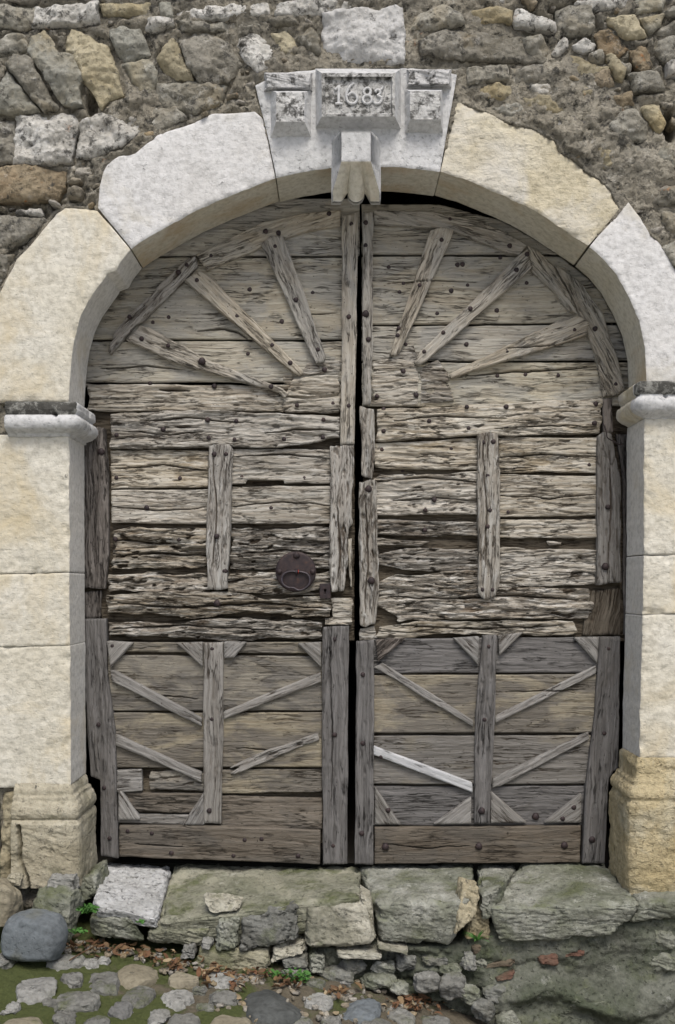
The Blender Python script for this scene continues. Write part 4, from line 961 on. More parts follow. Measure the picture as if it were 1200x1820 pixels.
nails(LL, [(375,455),(317,484),(332,471),(230,563),(272,573),(300,564),(350,498),(421,562),(444,515),(526,533),(556,520),(501,572),(484,613),(516,645),(565,621),(441,629),(252,602),(299,614),(267,681),(381,686),(482,687),(577,657),(528,720),(592,717),(575,746),(420,748),(369,746),(290,763),(207,773),(371,778),(417,781),(505,780),(490,797),(574,777),(381,807),(402,807),(207,849),(320,850),(430,848),(541,850),
    (261,902),(482,903),(205,958),(318,959),(385,953),(315,1066),(377,1153),(377,1278),(175,1288),(200,1148),(595,1136),(595,1306),(195,1490),(592,1503),(372,1441),(227,1477),(270,1481),(435,1493),(465,1491),(305,1516),(415,1521),(530,1521),(472,411),(495,414),(585,380),(489,438),(620,563),(620,721),(625,398),(400,1015),(185,1400)],
    [(359,642),(386,1072),(180,803)])
nails(RL, [(691,475),(717,504),(710,519),(746,507),(813,471),(822,470),(831,507),(802,517),(777,557),(883,552),(836,549),(918,480),(936,503),(937,452),(889,458),(1011,517),(1058,584),(1021,586),(829,612),(901,624),(788,591),(754,625),(721,612),(709,583),(707,596),(884,668),(934,666),(992,667),(717,660),(670,704),(740,702),(1094,683),(655,603),(830,723),(900,723),(763,748),(833,761),(900,758),(682,727),(682,766),(1059,718),(1057,752),(859,786),(877,785),(867,845),(679,799),(716,837),(772,888),(802,797),(1047,826),
    (871,907),(867,936),(755,942),(756,906),(903,910),(1081,901),(858,1048),(876,1048),(869,1149),(645,1199),(861,1279),(645,1321),(1081,1153),(1074,1303),(643,1481),(1053,1453),(650,396),(650,436),(800,390),(906,437),(785,426),(677,1345),(690,1440),(1000,1455),(1020,1435)],
    [(650,558),(655,869),(660,1032),(1076,1007),(685,1505),(851,1504),(856,1441),(952,1451),(1003,1502),(1052,1492)])

# ---- ring handle and keyhole plate
YP = 0.286
def disc(r, th, n=40, rings=8):
    rows = []
    for k in range(rings + 1):
        q = r * k / rings
        for j in range(n):
            a = 2 * math.pi * j / n; rows.append((q * math.cos(a), -th - 0.004 * (1 - (k / rings) ** 2), q * math.sin(a)))
    for j in range(n):
        a = 2 * math.pi * j / n; rows.append((r * math.cos(a), 0.012, r * math.sin(a)))
    return np.array(rows), grid_faces(rings + 2, n, True)[:, ::-1]
Vd, Fd = disc(36 * 4.78 / 1800, 0.004)
Vd[:, 1] += 0.0012 * fbm(Vd[:, 0] * 40, Vd[:, 2] * 40, 3, 4)
HC = P(526, 1016, YP)
hd = link('door_handle', build('door_handle', Vd, Fd, M['iron']), HC, parent=LL)
for x, y, r_ in ((527, 987, 0.017), (497, 1016, 0.014), (556, 1016, 0.014)):
    link('rivet', nail_mesh(r_, 0.014), P(x, y, YP - 0.004), parent=hd)
ring = [(528,1016),(515,1016),(505,1020),(501,1028),(503,1038),(512,1044),(522,1045),(530,1049),(540,1047),(549,1039),(551,1030),(547,1021),(538,1017),(528,1016)]
Vr, Fr = tube_mesh([[P(x, y, YP - 0.016 - 0.02 * (y - 1016) / 33) for x, y in smooth_line(ring, 5)]], 0.0048, 10)
link('ring', build('ring', Vr - np.array(HC), Fr, M['handle']), HC, parent=hd)
Vr, Fr = tube_mesh([[P(527, 1013, YP), P(527, 1013, YP - 0.016), P(527, 1018, YP - 0.024), P(527, 1021, YP - 0.014), P(527, 1021, YP)]], 0.004, 8)
link('staple', build('staple', Vr - np.array(HC), Fr, M['handle']), HC, parent=hd)
Vr, Fr = tube_mesh([[P(530, 1016, YP - 0.016) for _ in range(1)] + [P(530 + 0.6 * math.sin(a), 1016 + 2.6 * math.cos(a), YP - 0.0165 - 0.0065 * math.sin(a)) for a in np.linspace(0, 6.3, 13)]], 0.0018, 6)
tag(link('thread', build('thread', Vr - np.array(HC), Fr, M['red']), HC, parent=hd), 'bit of red thread')
kp = P2([(568,1037),(588,1037),(588,1064),(568,1064)], 0.290); c = kp.mean(0)
V, Fq, g, s_ = relief(kp - c, 0.0015, 0.02, lambda U, V, s: (0.0006 * fbm(U * 60, V * 60, 2, 3) - 0.014 * (np.clip(1 - np.maximum(np.hypot(U, V - 0.004) - 0.0055, 0) / 0.0012, 0, 1) + 0.0).clip(0, 1) - 0.014 * ((np.abs(U) < 0.0028) & (V < 0.002) & (V > -0.016)), U * 0), 0.0008, (40, 40), 0.002, 9)
link('keyhole_plate', build('keyhole_plate', V, Fq, M['iron']), (c[0], 0.289, c[1]), parent=LL)
# hanging bit of bent wire at the hinge edge
Vr, Fr = tube_mesh([[P(x, y, 0.27) for x, y in smooth_line([(1072,752),(1078,768),(1080,778),(1092,785),(1100,790),(1108,789)], 4)]], 0.0028, 6)
link('hinge_wire', build('hinge_wire', Vr - Vr.mean(0), Fr, M['iron']), Vr.mean(0), parent=RL)

# ---- dark passage behind the gate
def box_in(name, x0, x1, y0, y1, z0, z1):
    V = np.array([(x, y, z) for x in (x0, x1) for y in (y0, y1) for z in (z0, z1)], float)
    Fq = np.array([(0, 1, 5, 4), (0, 4, 6, 2), (1, 3, 7, 5), (0, 2, 3, 1), (4, 5, 7, 6), (2, 6, 7, 3)])[[1, 2, 3, 4, 5]]
    return tag(link(name, build(name, V, Fq, M['passage'], smooth=np.zeros(len(Fq), bool))), kind='structure')
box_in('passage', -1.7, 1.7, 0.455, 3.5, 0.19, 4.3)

# ------------------------------------------------------------------ doorstep, footing, lane
def vnormals(V, Fq):
    n = np.cross(V[Fq[:, 2]] - V[Fq[:, 0]], V[Fq[:, 3]] - V[Fq[:, 1]]); out = np.zeros_like(V)
    for k in range(4): np.add.at(out, Fq[:, k], n)
    return out / (np.linalg.norm(out, axis=1)[:, None] + 1e-12)

def hexblock(corners, n=28, rw=0.02, amp=0.008, f=9, seed=0, chip=0.0):
    """rounded, roughened block from 8 world corners, order x(l,r) y(front,back) z(bottom,top)"""
    C_ = np.array(corners, float).reshape(2, 2, 2, 3)
    V, Fq = cubegrid(n)
    hs = np.array([np.linalg.norm(C_[1] - C_[0], axis=-1).mean(), np.linalg.norm(C_[:, 1] - C_[:, 0], axis=-1).mean(), np.linalg.norm(C_[:, :, 1] - C_[:, :, 0], axis=-1).mean()]) / 2
    ra = np.clip(rw / hs, 0.01, 0.9)
    q = np.clip(V, -(1 - ra), 1 - ra); d = (V - q) / ra
    L = np.linalg.norm(d, axis=1)[:, None]; V = q + ra * d / np.maximum(L, 1)
    t_ = (V + 1) / 2; W = np.zeros_like(V)
    for i in (0, 1):
        for j in (0, 1):
            for k in (0, 1):
                wgt = (t_[:, 0] if i else 1 - t_[:, 0]) * (t_[:, 1] if j else 1 - t_[:, 1]) * (t_[:, 2] if k else 1 - t_[:, 2])
                W += wgt[:, None] * C_[i, j, k]
    N = vnormals(W, Fq)
    d = amp * fbm3(W, f, 4, seed) + 0.6 * amp * fbm3(W, f * 3.7, 4, seed + 4) - 1.2 * amp * np.clip(1 - np.abs(fbm3(W, f * 1.3, 3, seed + 15)) / 0.06, 0, 1)
    lv = fbm3(W, f * 0.8, 4, seed + 25) * 2.5; fr = lv - np.floor(lv)
    d = d + 0.5 * amp * (np.floor(lv) + np.clip((fr - 0.75) / 0.25, 0, 1))
    if chip:
        edge = np.clip((np.sort(np.abs(V), axis=1)[:, 1] - 0.7) / 0.3, 0, 1)
        d = d - chip * edge * np.clip(fbm3(W, 13, 3, seed + 9) + 0.1, 0, 1) * 2
    W = W + N * d[:, None]
    return W, Fq

def step_px(ftl, ftr, fbl, fbr, btl, btr, Yf=-0.2, Yb=0.42, Yt=None):
    f_ = lambda p: np.array(P(p[0], p[1], Yf)); b_ = lambda p: np.array(P(p[0], p[1], 0.28))
    FTL, FTR, FBL, FBR, BTL, BTR = f_(ftl), f_(ftr), f_(fbl), f_(fbr), b_(btl), b_(btr)
    FBL[1] += 0.03; FBR[1] += 0.03
    k = (Yb + 0.2) / 0.48
    ext = lambda a, b: a + (b - a) * k
    BTL2, BTR2 = ext(FTL, BTL), ext(FTR, BTR)
    BBL = np.array([BTL2[0], BTL2[1], FBL[2]]); BBR = np.array([BTR2[0], BTR2[1], FBR[2]])
    return [FBL, FTL, BBL, BTL2, FBR, FTR, BBR, BTR2]

def part_mesh(name, W, Fq, mat, parent, label=None):
    c = W.mean(0); o = link(name, build(name, W - c, Fq, M[mat]), c, parent=parent)
    if label: o['label'] = label
    return o

step = thing('stone_doorstep', 'cracked and mossy stone doorstep of uneven blocks below the wooden gate', 'doorstep', (0, -0.1, 0.0))
for ft_l, ft_r, fb_l, fb_r, bt_l, bt_r, mt, rw, Yb in (
    ((163,1603),(280,1630),(166,1640),(280,1660),(178,1545),(301,1552),'step_white',0.025,0.42),
    ((160,1632),(232,1628),(158,1672),(262,1680),(175,1600),(235,1600),'step',0.02,0.05),
    ((283,1638),(640,1590),(262,1684),(640,1660),(303,1551),(642,1548),'step_moss',0.03,0.42),
    ((262,1652),(384,1648),(258,1684),(356,1690),(290,1600),(384,1600),'step_moss',0.03,0.05),
    ((668,1607),(838,1598),(676,1680),(800,1690),(643,1548),(844,1543),'step',0.025,0.42),
    ((852,1588),(890,1576),(856,1640),(886,1640),(848,1545),(914,1544),'step',0.02,0.42),
    ((868,1612),(1148,1606),(884,1690),(1100,1668),(917,1541),(1086,1540),'step',0.025,0.42),
    ((1146,1603),(1260,1596),(1120,1650),(1260,1635),(1080,1545),(1250,1545),'step',0.03,0.3)):
    W, Fq = hexblock(step_px(ft_l, ft_r, fb_l, fb_r, bt_l, bt_r, Yb=Yb), 40, rw, 0.0075, 8, int(ft_l[0]), chip=0.02)
    part_mesh('step_stone', W, Fq, mt, step)
def face_block(ftl, ftr, fbl, fbr, Yf, dep, mat, rw=0.02, amp=0.009, back=0.0, parent=step, name='step_stone', seed=0, n=30):
    """block showing its face: top edge back by `back` metres so the upper part slopes to the light"""
    a, b, c_, d_ = (np.array(P(p[0], p[1], Yf)) for p in (ftl, ftr, fbl, fbr))
    q = lambda p, dy, dz=0: p + np.array([0, dy, dz])
    a0, b0 = q(a, back), q(b, back)
    W, Fq = hexblock([c_, a0, q(c_, dep), q(a0, dep), d_, b0, q(d_, dep), q(b0, dep)], n, rw, amp, 9, seed or int(ftl[0] + ftl[1]), chip=0.012)
    return part_mesh(name, W, Fq, mat, parent)
face_block((546,1612),(648,1606),(540,1692),(672,1682), -0.235, 0.25, 'step_pale', 0.03, 0.008, 0.03)
face_block((432,1634),(530,1612),(424,1694),(530,1678), -0.235, 0.2, 'step_dark', 0.02, 0.015, 0.03)
face_block((386,1634),(428,1634),(384,1690),(422,1692), -0.225, 0.2, 'step', 0.02, 0.012, 0.02)
face_block((356,1598),(432,1606),(374,1626),(424,1620), -0.205, 0.08, 'step_pale', 0.012, 0.008, 0.03)
face_block((350,1690),(478,1690),(345,1732),(476,1728), -0.23, 0.2, 'step_pale2', 0.02, 0.010, 0.02)
face_block((482,1684),(540,1674),(480,1718),(544,1700), -0.225, 0.2, 'step_pale', 0.018, 0.016, 0.02)
face_block((500,1708),(545,1702),(502,1724),(548,1722), -0.235, 0.2, 'step_dark', 0.01, 0.010, 0.01)
face_block((548,1700),(580,1700),(548,1735),(578,1735), -0.23, 0.2, 'step', 0.018, 0.014, 0.02)
face_block((598,1692),(678,1698),(600,1704),(678,1708), -0.235, 0.2, 'step_pale', 0.008, 0.006, 0.0)
face_block((670,1682),(728,1694),(672,1690),(728,1699), -0.235, 0.2, 'step_pale', 0.006, 0.005, 0.0)
face_block((640,1595),(662,1608),(655,1660),(668,1670), -0.205, 0.2, 'step_pale', 0.008, 0.006, 0.01)
face_block((822,1575),(856,1582),(806,1668),(850,1626), -0.212, 0.12, 'r_tan', 0.015, 0.008, 0.03)
face_block((838,1625),(866,1600),(826,1672),(872,1672), -0.15, 0.2, 'r_tan', 0.015, 0.008, 0.0)
for i, pl_ in enumerate(([(322,1688),(345,1682),(348,1706),(318,1708)], [(358,1672),(378,1676),(374,1690),(356,1690)])):
    face_block(pl_[0], pl_[1], pl_[3], pl_[2], -0.235, 0.1, 'cob_pale', 0.01, 0.008, 0.0, seed=300 + i)

foot = thing('stone_footing', 'rough footing of green-grey render, small stones and broken red brick under the doorstep', 'footing', (0.5, -0.1, -0.4))
fp = P2([(380,1668),(560,1684),(700,1680),(820,1680),(860,1640),(1000,1660),(1150,1630),(1300,1610),(1900,1600),(1900,2120),(380,2120)], -0.13)
def foot_h(U, V, s):
    n = fbm(U * 4, V * 5, 4, 91); lump = fbm(U * 9, V * 12, 4, 92)
    ledge = 0.06 * np.exp(-((V - (zp(1765, -0.1) + 0.05 * np.sin(U * 9))) / 0.05) ** 2) * np.clip((U - 0.6) / 0.2, 0, 1)
    rough = np.clip((0.75 - U) / 0.3, 0.15, 1)
    lean = np.clip(-0.12 - V, 0, 1) * 0.25
    lv = fbm(U * 5, V * 9, 5, 97, 0.6) * 4; fr = lv - np.floor(lv)
    ter = 0.016 * (np.floor(lv) + np.clip((fr - 0.75) / 0.25, 0, 1)) * (0.35 + 0.65 * rough)
    return ter + 0.03 * n + 0.028 * lump * rough + 0.014 * lump + ledge + lean + 0.006 * fbm(U * 40, V * 40, 3, 93) - 0.022 * np.clip(1 - np.abs(fbm(U * 5, V * 8, 4, 95)) / 0.05, 0, 1) * (0.4 + 0.6 * rough), np.zeros_like(U)
c = fp.mean(0)
V, Fq, g, s_ = relief(fp - c, 0.009, 0.5, lambda U, V, s: foot_h(U + c[0], V + c[1], s), 0.01, (9, 9), 0.02, 5)
link('render_face', build('render_face', V, Fq, M['footing']), (c[0], -0.13, c[1]), parent=foot)
for pts, Yf in (([(842,1682),(872,1680),(868,1698),(840,1697)], -0.140), ([(858,1714),(918,1706),(912,1718),(862,1722)], -0.150), ([(880,1738),(918,1728),(910,1742),(884,1746)], -0.175), ([(958,1702),(990,1698),(990,1714),(960,1716)], -0.150), ([(1000,1697),(1040,1690),(1040,1700),(1004,1703)], -0.145)):
    face_block(pts[0], pts[1], pts[3], pts[2], Yf, 0.1, 'brick', 0.006, 0.006, 0.0, foot, 'brick_fragment', n=14)
def rock_px(x0, x1, y0, y1, Y, mat, parent, name, dep=0.8, seed=0, sq=0.45, amp=0.012, label=None):
    d = CAMD + Y; c_ = np.array(P((x0 + x1) / 2, (y0 + y1) / 2, Y)); rx = (x1 - x0) / 2 * d / F; rz = (y1 - y0) / 2 * d / F
    c_[1] += rx * dep * 0.6
    return part_mesh(name, *rock(c_, rx, rx * dep, rz, seed or int(x0 + y0), sq, amp), mat, parent, label)
def rock(c_, rx, ry, rz, seed, sq=0.45, amp=0.012, rot=0.0, n=18, facet=0.85):
    V, Fq = cubegrid(n)
    S_ = V / np.linalg.norm(V, axis=1)[:, None]; V = S_ * (1 - sq) + V * sq * 0.8
    W = V * np.array([rx, ry, rz])
    r_ = np.random.RandomState(seed)
    for k in range(5):                       # a few knocked-off facets
        a = r_.normal(size=3); a /= np.linalg.norm(a); lim = np.quantile(W @ a, r_.uniform(0.80, 0.95))
        over = np.maximum(W @ a - lim, 0); W = W - facet * over[:, None] * a
    N = vnormals(W, Fq); sz = (rx * ry * rz) ** (1 / 3)
    W = W + N * (amp * fbm3(W + seed, 0.75 / sz, 4, seed) + 0.5 * amp * fbm3(W, 2.6 / sz, 4, seed + 3))[:, None]
    ca, sa = math.cos(rot), math.sin(rot)
    W = np.stack([W[:, 0] * ca - W[:, 1] * sa, W[:, 0] * sa + W[:, 1] * ca, W[:, 2]], 1)
    return W + np.asarray(c_), Fq
for x0, x1, y0, y1, Y, mt in ((733,785,1725,1775,-0.24,'cob_grey'), (778,832,1732,1782,-0.25,'cob_grey'), (812,852,1752,1790,-0.25,'step'), (822,850,1690,1732,-0.17,'cob_pale'), (560,640,1722,1752,-0.20,'step_dark'), (640,712,1735,1760,-0.21,'step'), (690,730,1748,1772,-0.23,'step'),
                              (590,625,1745,1765,-0.23,'cob_pale'), (556,590,1748,1768,-0.22,'step'), (700,745,1700,1728,-0.16,'step_dark'), (840,880,1780,1820,-0.26,'step_dark'), (880,930,1800,1850,-0.24,'step'), (1010,1110,1750,1800,-0.16,'footing'), (1160,1200,1650,1690,-0.14,'step'), (600,650,1708,1730,-0.17,'step_dark'), (655,705,1712,1736,-0.18,'step'), (745,800,1698,1722,-0.15,'step_dark'), (770,822,1712,1738,-0.16,'step'), (838,872,1700,1722,-0.14,'step'), (850,905,1752,1785,-0.18,'step_dark'), (500,552,1722,1748,-0.24,'step'), (1150,1215,1695,1730,-0.14,'step')):
    rock_px(x0, x1, y0, y1, Y, mt, foot, 'footing_stone', amp=0.018)

# stones at the foot of the broken plinth
tl = 'pale grey slab leaning at the foot of the cracked plinth, behind the blue-grey boulder'
def solo_rock(name, label, cat, c_, rx, ry, rz, mat, seed, sq=0.3, amp=0.006, rot=0, group=None, facet=0.85):
    W, Fq = rock(c_, rx, ry, rz, seed, sq, amp, rot, 26, facet); cc = W.mean(0)
    return tag(link(name, build(name, W - cc, Fq, M[mat]), cc), label, cat, group)
def solo_px(name, label, cat, x0, x1, y0, y1, Y, mat, dep=0.8, sq=0.3, amp=0.008, seed=0, rot=0, facet=0.85):
    d = CAMD + Y; c_ = np.array(P((x0 + x1) / 2, (y0 + y1) / 2, Y)); rx = (x1 - x0) / 2 * d / F
    return solo_rock(name, label, cat, c_, rx, rx * dep, (y1 - y0) / 2 * d / F, mat, seed or int(x0 + y1), sq, amp, rot, None, facet)
solo_px('boulder', 'smooth rounded blue-grey boulder in front of the cracked plinth', 'boulder', 2, 122, 1616, 1716, -0.36, 'cob_blue', 0.9, 0.2, 0.006, seed=5, facet=0.6)
solo_px('boulder', tl, 'boulder', 58, 152, 1566, 1680, -0.14, 'step', 0.7, 0.35, 0.02, seed=8)
solo_px('boulder', 'tan-grey slab at the left frame edge beside the blue-grey boulder', 'boulder', -60, 42, 1560, 1660, -0.20, 'cob_tan', 0.8, 0.5, 0.015, seed=9)
face_block((124,1576),(168,1552),(138,1614),(174,1588), -0.02, 0.26, 'step', 0.02, 0.010, 0.02, step, 'step_stone')
solo_px('boulder', 'small pale wedge stone under the split edge of the plinth', 'boulder', 14, 44, 1552, 1576, -0.08, 'plinth', 0.8, 0.4, 0.008, seed=12)
solo_px('boulder', 'whitish jagged stone between the plinth corner and the doorstep', 'boulder', 84, 142, 1552, 1590, -0.11, 'cob_pale', 0.8, 0.6, 0.016, seed=14)

def zg(X, Y):
    return np.interp(X, [-3.2, -1.7, -1.25, -1.0, -0.3, 0.0, 0.25, 0.7, 1.5, 3.2], [0.30, 0.09, 0.02, -0.01, -0.08, -0.13, -0.20, -0.34, -0.50, -0.80]) + np.clip(Y + 0.25, -1.6, 0.3) * 0.05
def axis(a, b, step_, far):
    core = np.arange(a, b + 1e-6, step_)
    out = [step_ * 1.25 ** k for k in range(1, 60)]
    o = np.cumsum(out); o = o[o < far]
    return np.concatenate([(a - o)[::-1], core, b + o])
ax = axis(-1.9, 1.4, 0.012, 32); ay = axis(-1.35, 0.0, 0.012, 32); ay = ay[ay < 0.4]
GXX, GYY = np.meshgrid(ax, ay, indexing='ij')
GZZ = zg(GXX, GYY) + 0.001 + 0.008 * fbm(GXX * 60, GYY * 60, 3, 203) * (np.abs(GXX) < 2) + 0.014 * fbm(GXX * 6, GYY * 6, 4, 201) + 0.006 * fbm(GXX * 28, GYY * 28, 3, 202) - 0.006
fl = np.stack([GXX.ravel(), GYY.ravel(), GZZ.ravel()], 1)
tag(link('lane_ground', build('lane_ground', fl, grid_faces(len(ax), len(ay)), M['ground'])), kind='structure')

def ground_at(x, y):
    lo, hi = 2.0, 4.6
    for _ in range(40):
        d = (lo + hi) / 2; z = ZC + (HY - y) * d / F; X = (x - HX) * d / F
        if z > zg(X, d - CAMD): lo = d
        else: hi = d
    return np.array([X, d - CAMD, float(zg(X, d - CAMD))])
CG = 'cobblestones of the lane'
COB = [
 ((30,101,1722,1788),'cob_pale','big pale lobed cobblestone standing in moss below the boulder',0.5),
 ((152,212,1720,1769),'cob_grey','angular diamond-shaped grey cobblestone in moss left of the tan oval one',0.6),
 ((98,180,1757,1801),'cob_grey','long pitted grey cobblestone in moss under the diamond-shaped one',0.4),
 ((207,288,1703,1755),'cob_tan','smooth tan oval cobblestone just below the dead leaves',0.15),
 ((219,271,1752,1788),'cob_grey','grey cobblestone directly below the tan oval one',0.5),
 ((288,341,1753,1793),'cob_pale','flat pale grey cobblestone below the broken buff one',0.35),
 ((197,239,1772,1814),'cob_slate2','dark pointed cobblestone in deep moss near the bottom edge',0.5),
 ((258,303,1788,1828),'cob_pale','whitish upright cobblestone at the bottom edge beside a grey one',0.4),
 ((297,351,1798,1840),'cob_grey','mauve-grey cobblestone cut by the bottom edge, beside the tan dome',0.35),
 ((298,354,1722,1754),'cob_tan','broken buff cobblestone with a notched top, right of the tan oval',0.7),
 ((84,148,1694,1722),'cob_grey','low mossy cobblestone at the right foot of the boulder',0.5),
 ((138,178,1702,1722),'cob_pale','small pale cobblestone beside a fallen twig near the leaves',0.5),
 ((174,195,1696,1716),'cob_pale','tiny pale cobblestone wedged at the edge of the leaf litter',0.6),
 ((108,146,1727,1755),'cob_grey','small brownish cobblestone between the pale lobed and diamond-shaped ones',0.4),
 ((2,34,1780,1806),'cob_pale','small pale cobblestone low at the left edge',0.6),
 ((96,134,1792,1824),'cob_grey','small mottled cobblestone below the long pitted one at the bottom edge',0.5),
 ((149,198,1804,1838),'cob_grey','broad grey cobblestone half cut off by the bottom edge',0.4),
 ((-14,26,1683,1724),'cob_grey','rough grey cobblestone at the left edge just below the boulder',0.5),
 ((-5,74,1806,1850),'cob_tan','wide tan cobblestone in the bottom left corner',0.3),
 ((432,531,1750,1818),'cob_slate','large flat dark slate cobblestone below the green weed',0.35),
 ((543,591,1762,1792),'cob_pale','pale rounded cobblestone right of the dark slate',0.3),
 ((370,421,1724,1758),'cob_pale','white-topped cobblestone against the step among red leaves',0.6),
 ((364,422,1758,1788),'cob_grey','green-grey cobblestone left of the dark slate',0.35),
 ((374,443,1796,1842),'cob_tan','tan domed cobblestone at the bottom edge left of the dark slate',0.2),
 ((606,674,1766,1822),'cob_blue','flat bluish cobblestone right of the pale rounded one',0.55),
 ((571,605,1796,1832),'cob_grey','narrow grey cobblestone under the pale rounded one',0.5),
 ((508,556,1804,1838),'cob_grey','grey cobblestone under the dark slate at the bottom edge',0.5),
 ((682,738,1786,1822),'cob_grey','mossy grey cobblestone among leaves near the footing stones',0.5),
 ((545,578,1736,1756),'cob_grey','little grey cobblestone beside the weed below the step',0.5),
 ((340,372,1752,1766),'cob_grey','sliver of grey cobblestone left of the green-grey one',0.5),
 ((350,380,1782,1800),'cob_grey','thin purplish cobblestone above the tan dome',0.6),
 ((78,102,1772,1790),'cob_grey','tiny bluish cobblestone right of the pale lobed one',0.5),
 ((640,700,1800,1850),'cob_grey','dark-edged cobblestone by the leaves at the bottom edge',0.5),
 ((740,800,1795,1850),'cob_grey','cobblestone cut by the bottom edge under the footing stones',0.5),
]
for (x0, x1, y0, y1), mt, lab, sq in COB:
    g_ = ground_at((x0 + x1) / 2, y1 - 0.42 * (y1 - y0))
    d = CAMD + g_[1]; rx = (x1 - x0) / 2 * d / F * 1.18
    ry = min(1.35 * rx, max(0.55 * rx, 0.9 * (y1 - y0) / 2 * d / F / 0.42)); rz = 0.33 * min(rx, ry) + 0.014
    c_ = g_ + np.array([0, 0, -0.34 * rz])
    solo_rock('cobblestone', lab, 'cobblestone', c_, rx, ry, rz, mt, int(x0 + 3 * y0) % 9973, sq, 0.011 if mt != 'cob_tan' else 0.004, rng.uniform(-0.3, 0.3), CG)

# ------------------------------------------------------------------ pebbles and dead leaves at the foot of the step
def litter(name, spots, n, maker, mat, label, cat):
    VV, FF, RR = [], [], []; off = 0
    for k in range(n):
        x, y, sx, sy = spots[rs.randint(len(spots))]
        px, py = x + rs.normal(0, sx), y + rs.normal(0, sy)
        g_ = ground_at(px, py)
        V, Fq = maker(g_, k); VV.append(V); FF.append(Fq + off); RR.append(np.full(len(V), rs.rand())); off += len(V)
    V = np.concatenate(VV); c_ = V.mean(0)
    return tag(link(name, build(name, V - c_, np.concatenate(FF), M[mat], {'rnd': np.concatenate(RR)}), c_), label, cat, kind='stuff')
def leaf_at(g_, k):
    L = rs.uniform(0.008, 0.024); W_ = L * rs.uniform(0.3, 0.55); nx = 5
    rows = []
    cu = rs.uniform(-1.2, 1.2); cu2 = rs.uniform(0.2, 1.0)
    for i in range(nx):
        t_ = i / (nx - 1) * 2 - 1; hw = W_ * math.sqrt(max(0.03, 1 - t_ * t_))
        for s_ in (-1, 0, 1): rows.append((t_ * L, s_ * hw, cu * L * t_ * t_ * 0.5 + cu2 * hw * s_ * s_ * 0.8))
    V = np.array(rows); Fq = grid_faces(nx, 3)
    a, b, c_ = rs.uniform(0, 6.28), rs.normal(0, 0.45), rs.normal(0, 0.45)
    R_ = np.array(Matrix.Rotation(a, 3, 'Z') @ Matrix.Rotation(b, 3, 'X') @ Matrix.Rotation(c_, 3, 'Y'))
    return V @ R_.T + g_ + np.array([0, 0, rs.uniform(0.012, 0.03)]), Fq
def pebble_at(g_, k):
    V, Fq = rock(g_ + np.array([0, 0, 0.004]), rs.uniform(0.006, 0.022), rs.uniform(0.006, 0.02), rs.uniform(0.005, 0.013), k + 900, 0.4, 0.004, rs.uniform(0, 3), 5)
    return V, Fq
LS = [(130,1686,14,6),(165,1690,14,7),(200,1694,22,6),(245,1698,26,6),(290,1708,24,7),(325,1718,18,6),(385,1728,10,6),(430,1738,24,5),(455,1742,14,5),(510,1752,20,5),(600,1772,14,6),(715,1790,16,5),(750,1796,20,7),(740,1785,14,6),(365,1745,8,8),(420,1765,8,10),(310,1725,10,5)]
litter('fallen_leaves', LS, 340, leaf_at, 'leaf', 'brown and russet dead leaves heaped along the foot of the doorstep', 'dead leaves')
litter('gravel', LS + [(560,1780,40,18),(640,1760,40,14),(420,1790,30,18),(700,1775,40,14),(590,1800,40,14)], 260, pebble_at, 'r_small', 'small pale chips and gravel scattered between the cobblestones', 'gravel')
Vt, Ft = tube_mesh([[tuple(ground_at(x, y) + np.array([0, 0, 0.035])) for x, y in smooth_line([(124,1722),(140,1712),(158,1702),(172,1694)], 4)]], 0.003, 6)
tag(link('twig', build('twig', Vt - Vt.mean(0), Ft, M['leaf'], {'rnd': np.zeros(len(Vt))}), Vt.mean(0)), 'thin reddish fallen twig lying slanted at the left end of the dead leaves', 'twig')

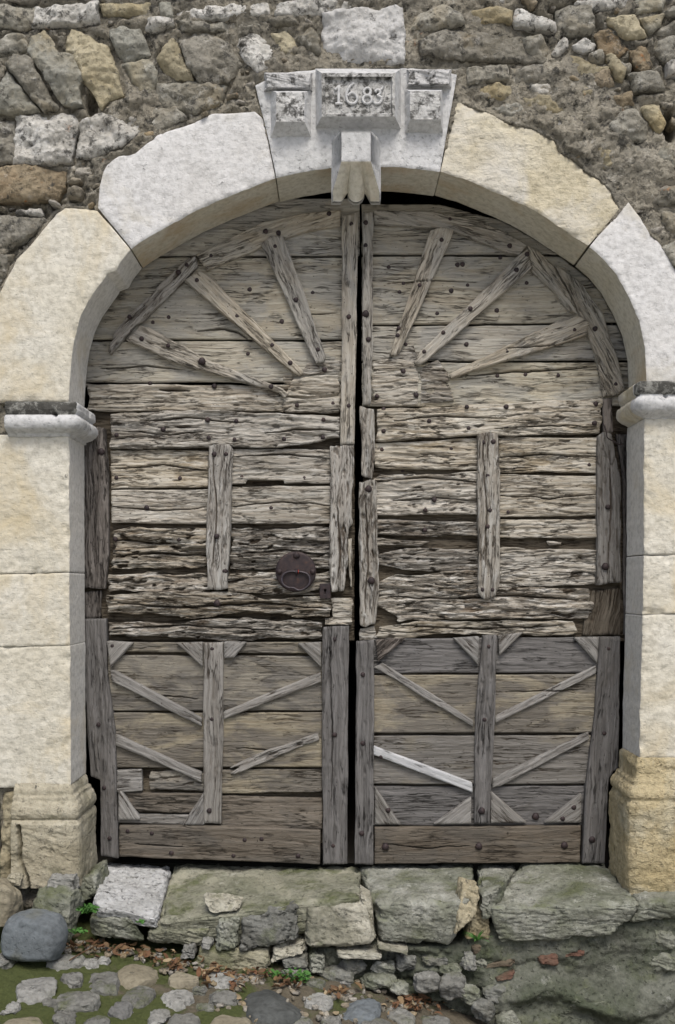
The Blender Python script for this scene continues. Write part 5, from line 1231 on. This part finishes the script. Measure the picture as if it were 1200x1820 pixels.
# ------------------------------------------------------------------ weeds
def weed(label, px, py, Y, r, hgt, n, size, seed, blades=False, zoff=None):
    r_ = np.random.RandomState(seed); base = np.array(P(px, py, Y)); root = thing('weed', label, 'weed', base)
    VV, FF = [], []; off = 0; stems = []
    for k in range(n):
        a = r_.uniform(0, 6.28); q = r * math.sqrt(r_.uniform(0, 1)); top = np.array([q * math.cos(a), q * math.sin(a) * 0.7, hgt * r_.uniform(0.35, 1.0) * (1 - 0.5 * q / r)])
        if blades:
            m = 6; pts = np.array([top * t_ + np.array([0.02 * t_ * t_ * math.cos(a), 0, -0.02 * t_ ** 3]) for t_ in np.linspace(0, 1, m)])
            wv = 0.004 * (1 - np.linspace(0, 1, m) ** 2) + 0.0006
            V = np.concatenate([np.stack([p - [w__, 0, 0], p + [w__, 0.001, 0]]) for p, w__ in zip(pts, wv)]); Fq = grid_faces(m, 2)
        else:
            L = size * r_.uniform(0.6, 1.3); W_ = L * r_.uniform(0.45, 0.75); rows = []
            for i in range(5):
                t_ = i / 4 * 2 - 1; hw = W_ * math.sqrt(max(0.02, 1 - t_ * t_))
                for s_ in (-1, 0, 1): rows.append((t_ * L, s_ * hw, 0.25 * hw * s_ * s_ - 0.3 * L * (t_ + 1) ** 2 * 0.3))
            R_ = np.array(Matrix.Rotation(a, 3, 'Z') @ Matrix.Rotation(r_.normal(0.25, 0.4), 3, 'X') @ Matrix.Rotation(r_.normal(-0.1, 0.4), 3, 'Y'))
            V = np.array(rows) @ R_.T + top; Fq = grid_faces(5, 3)
            if k % 3 == 0: stems.append([np.zeros(3), top * 0.5 + [0, 0, 0.005], top])
        VV.append(V); FF.append(Fq + off); off += len(V)
    link('foliage', build('foliage', np.concatenate(VV), np.concatenate(FF), M['weed']), base, parent=root)
    if stems:
        Vs, Fs = tube_mesh(stems, 0.0012, 5); link('stem', build('stem', Vs, Fs, M['weed']), base, parent=root)
weed('round leafy green weed tucked between the cracked plinth and the pitted white step stone', 155, 1624, -0.24, 0.042, 0.055, 80, 0.010, 1)
weed('low dark green weed right of the blue-grey boulder, above the leaf litter', 133, 1660, -0.30, 0.05, 0.03, 40, 0.008, 2)
weed('tiny green sprig in the dark crack under the pitted white step stone', 250, 1640, -0.235, 0.02, 0.014, 18, 0.008, 3)
weed('spreading bright green weed at the step foot above the dark slate cobblestone', 524, 1748, -0.28, 0.075, 0.075, 70, 0.011, 4)
weed('small green weed left of the spreading one under the tan step block', 484, 1738, -0.27, 0.035, 0.05, 34, 0.009, 5)
weed('tuft of grass blades in the gap between the two biggest step stones', 848, 1672, -0.20, 0.055, 0.11, 16, 0.01, 6, True)
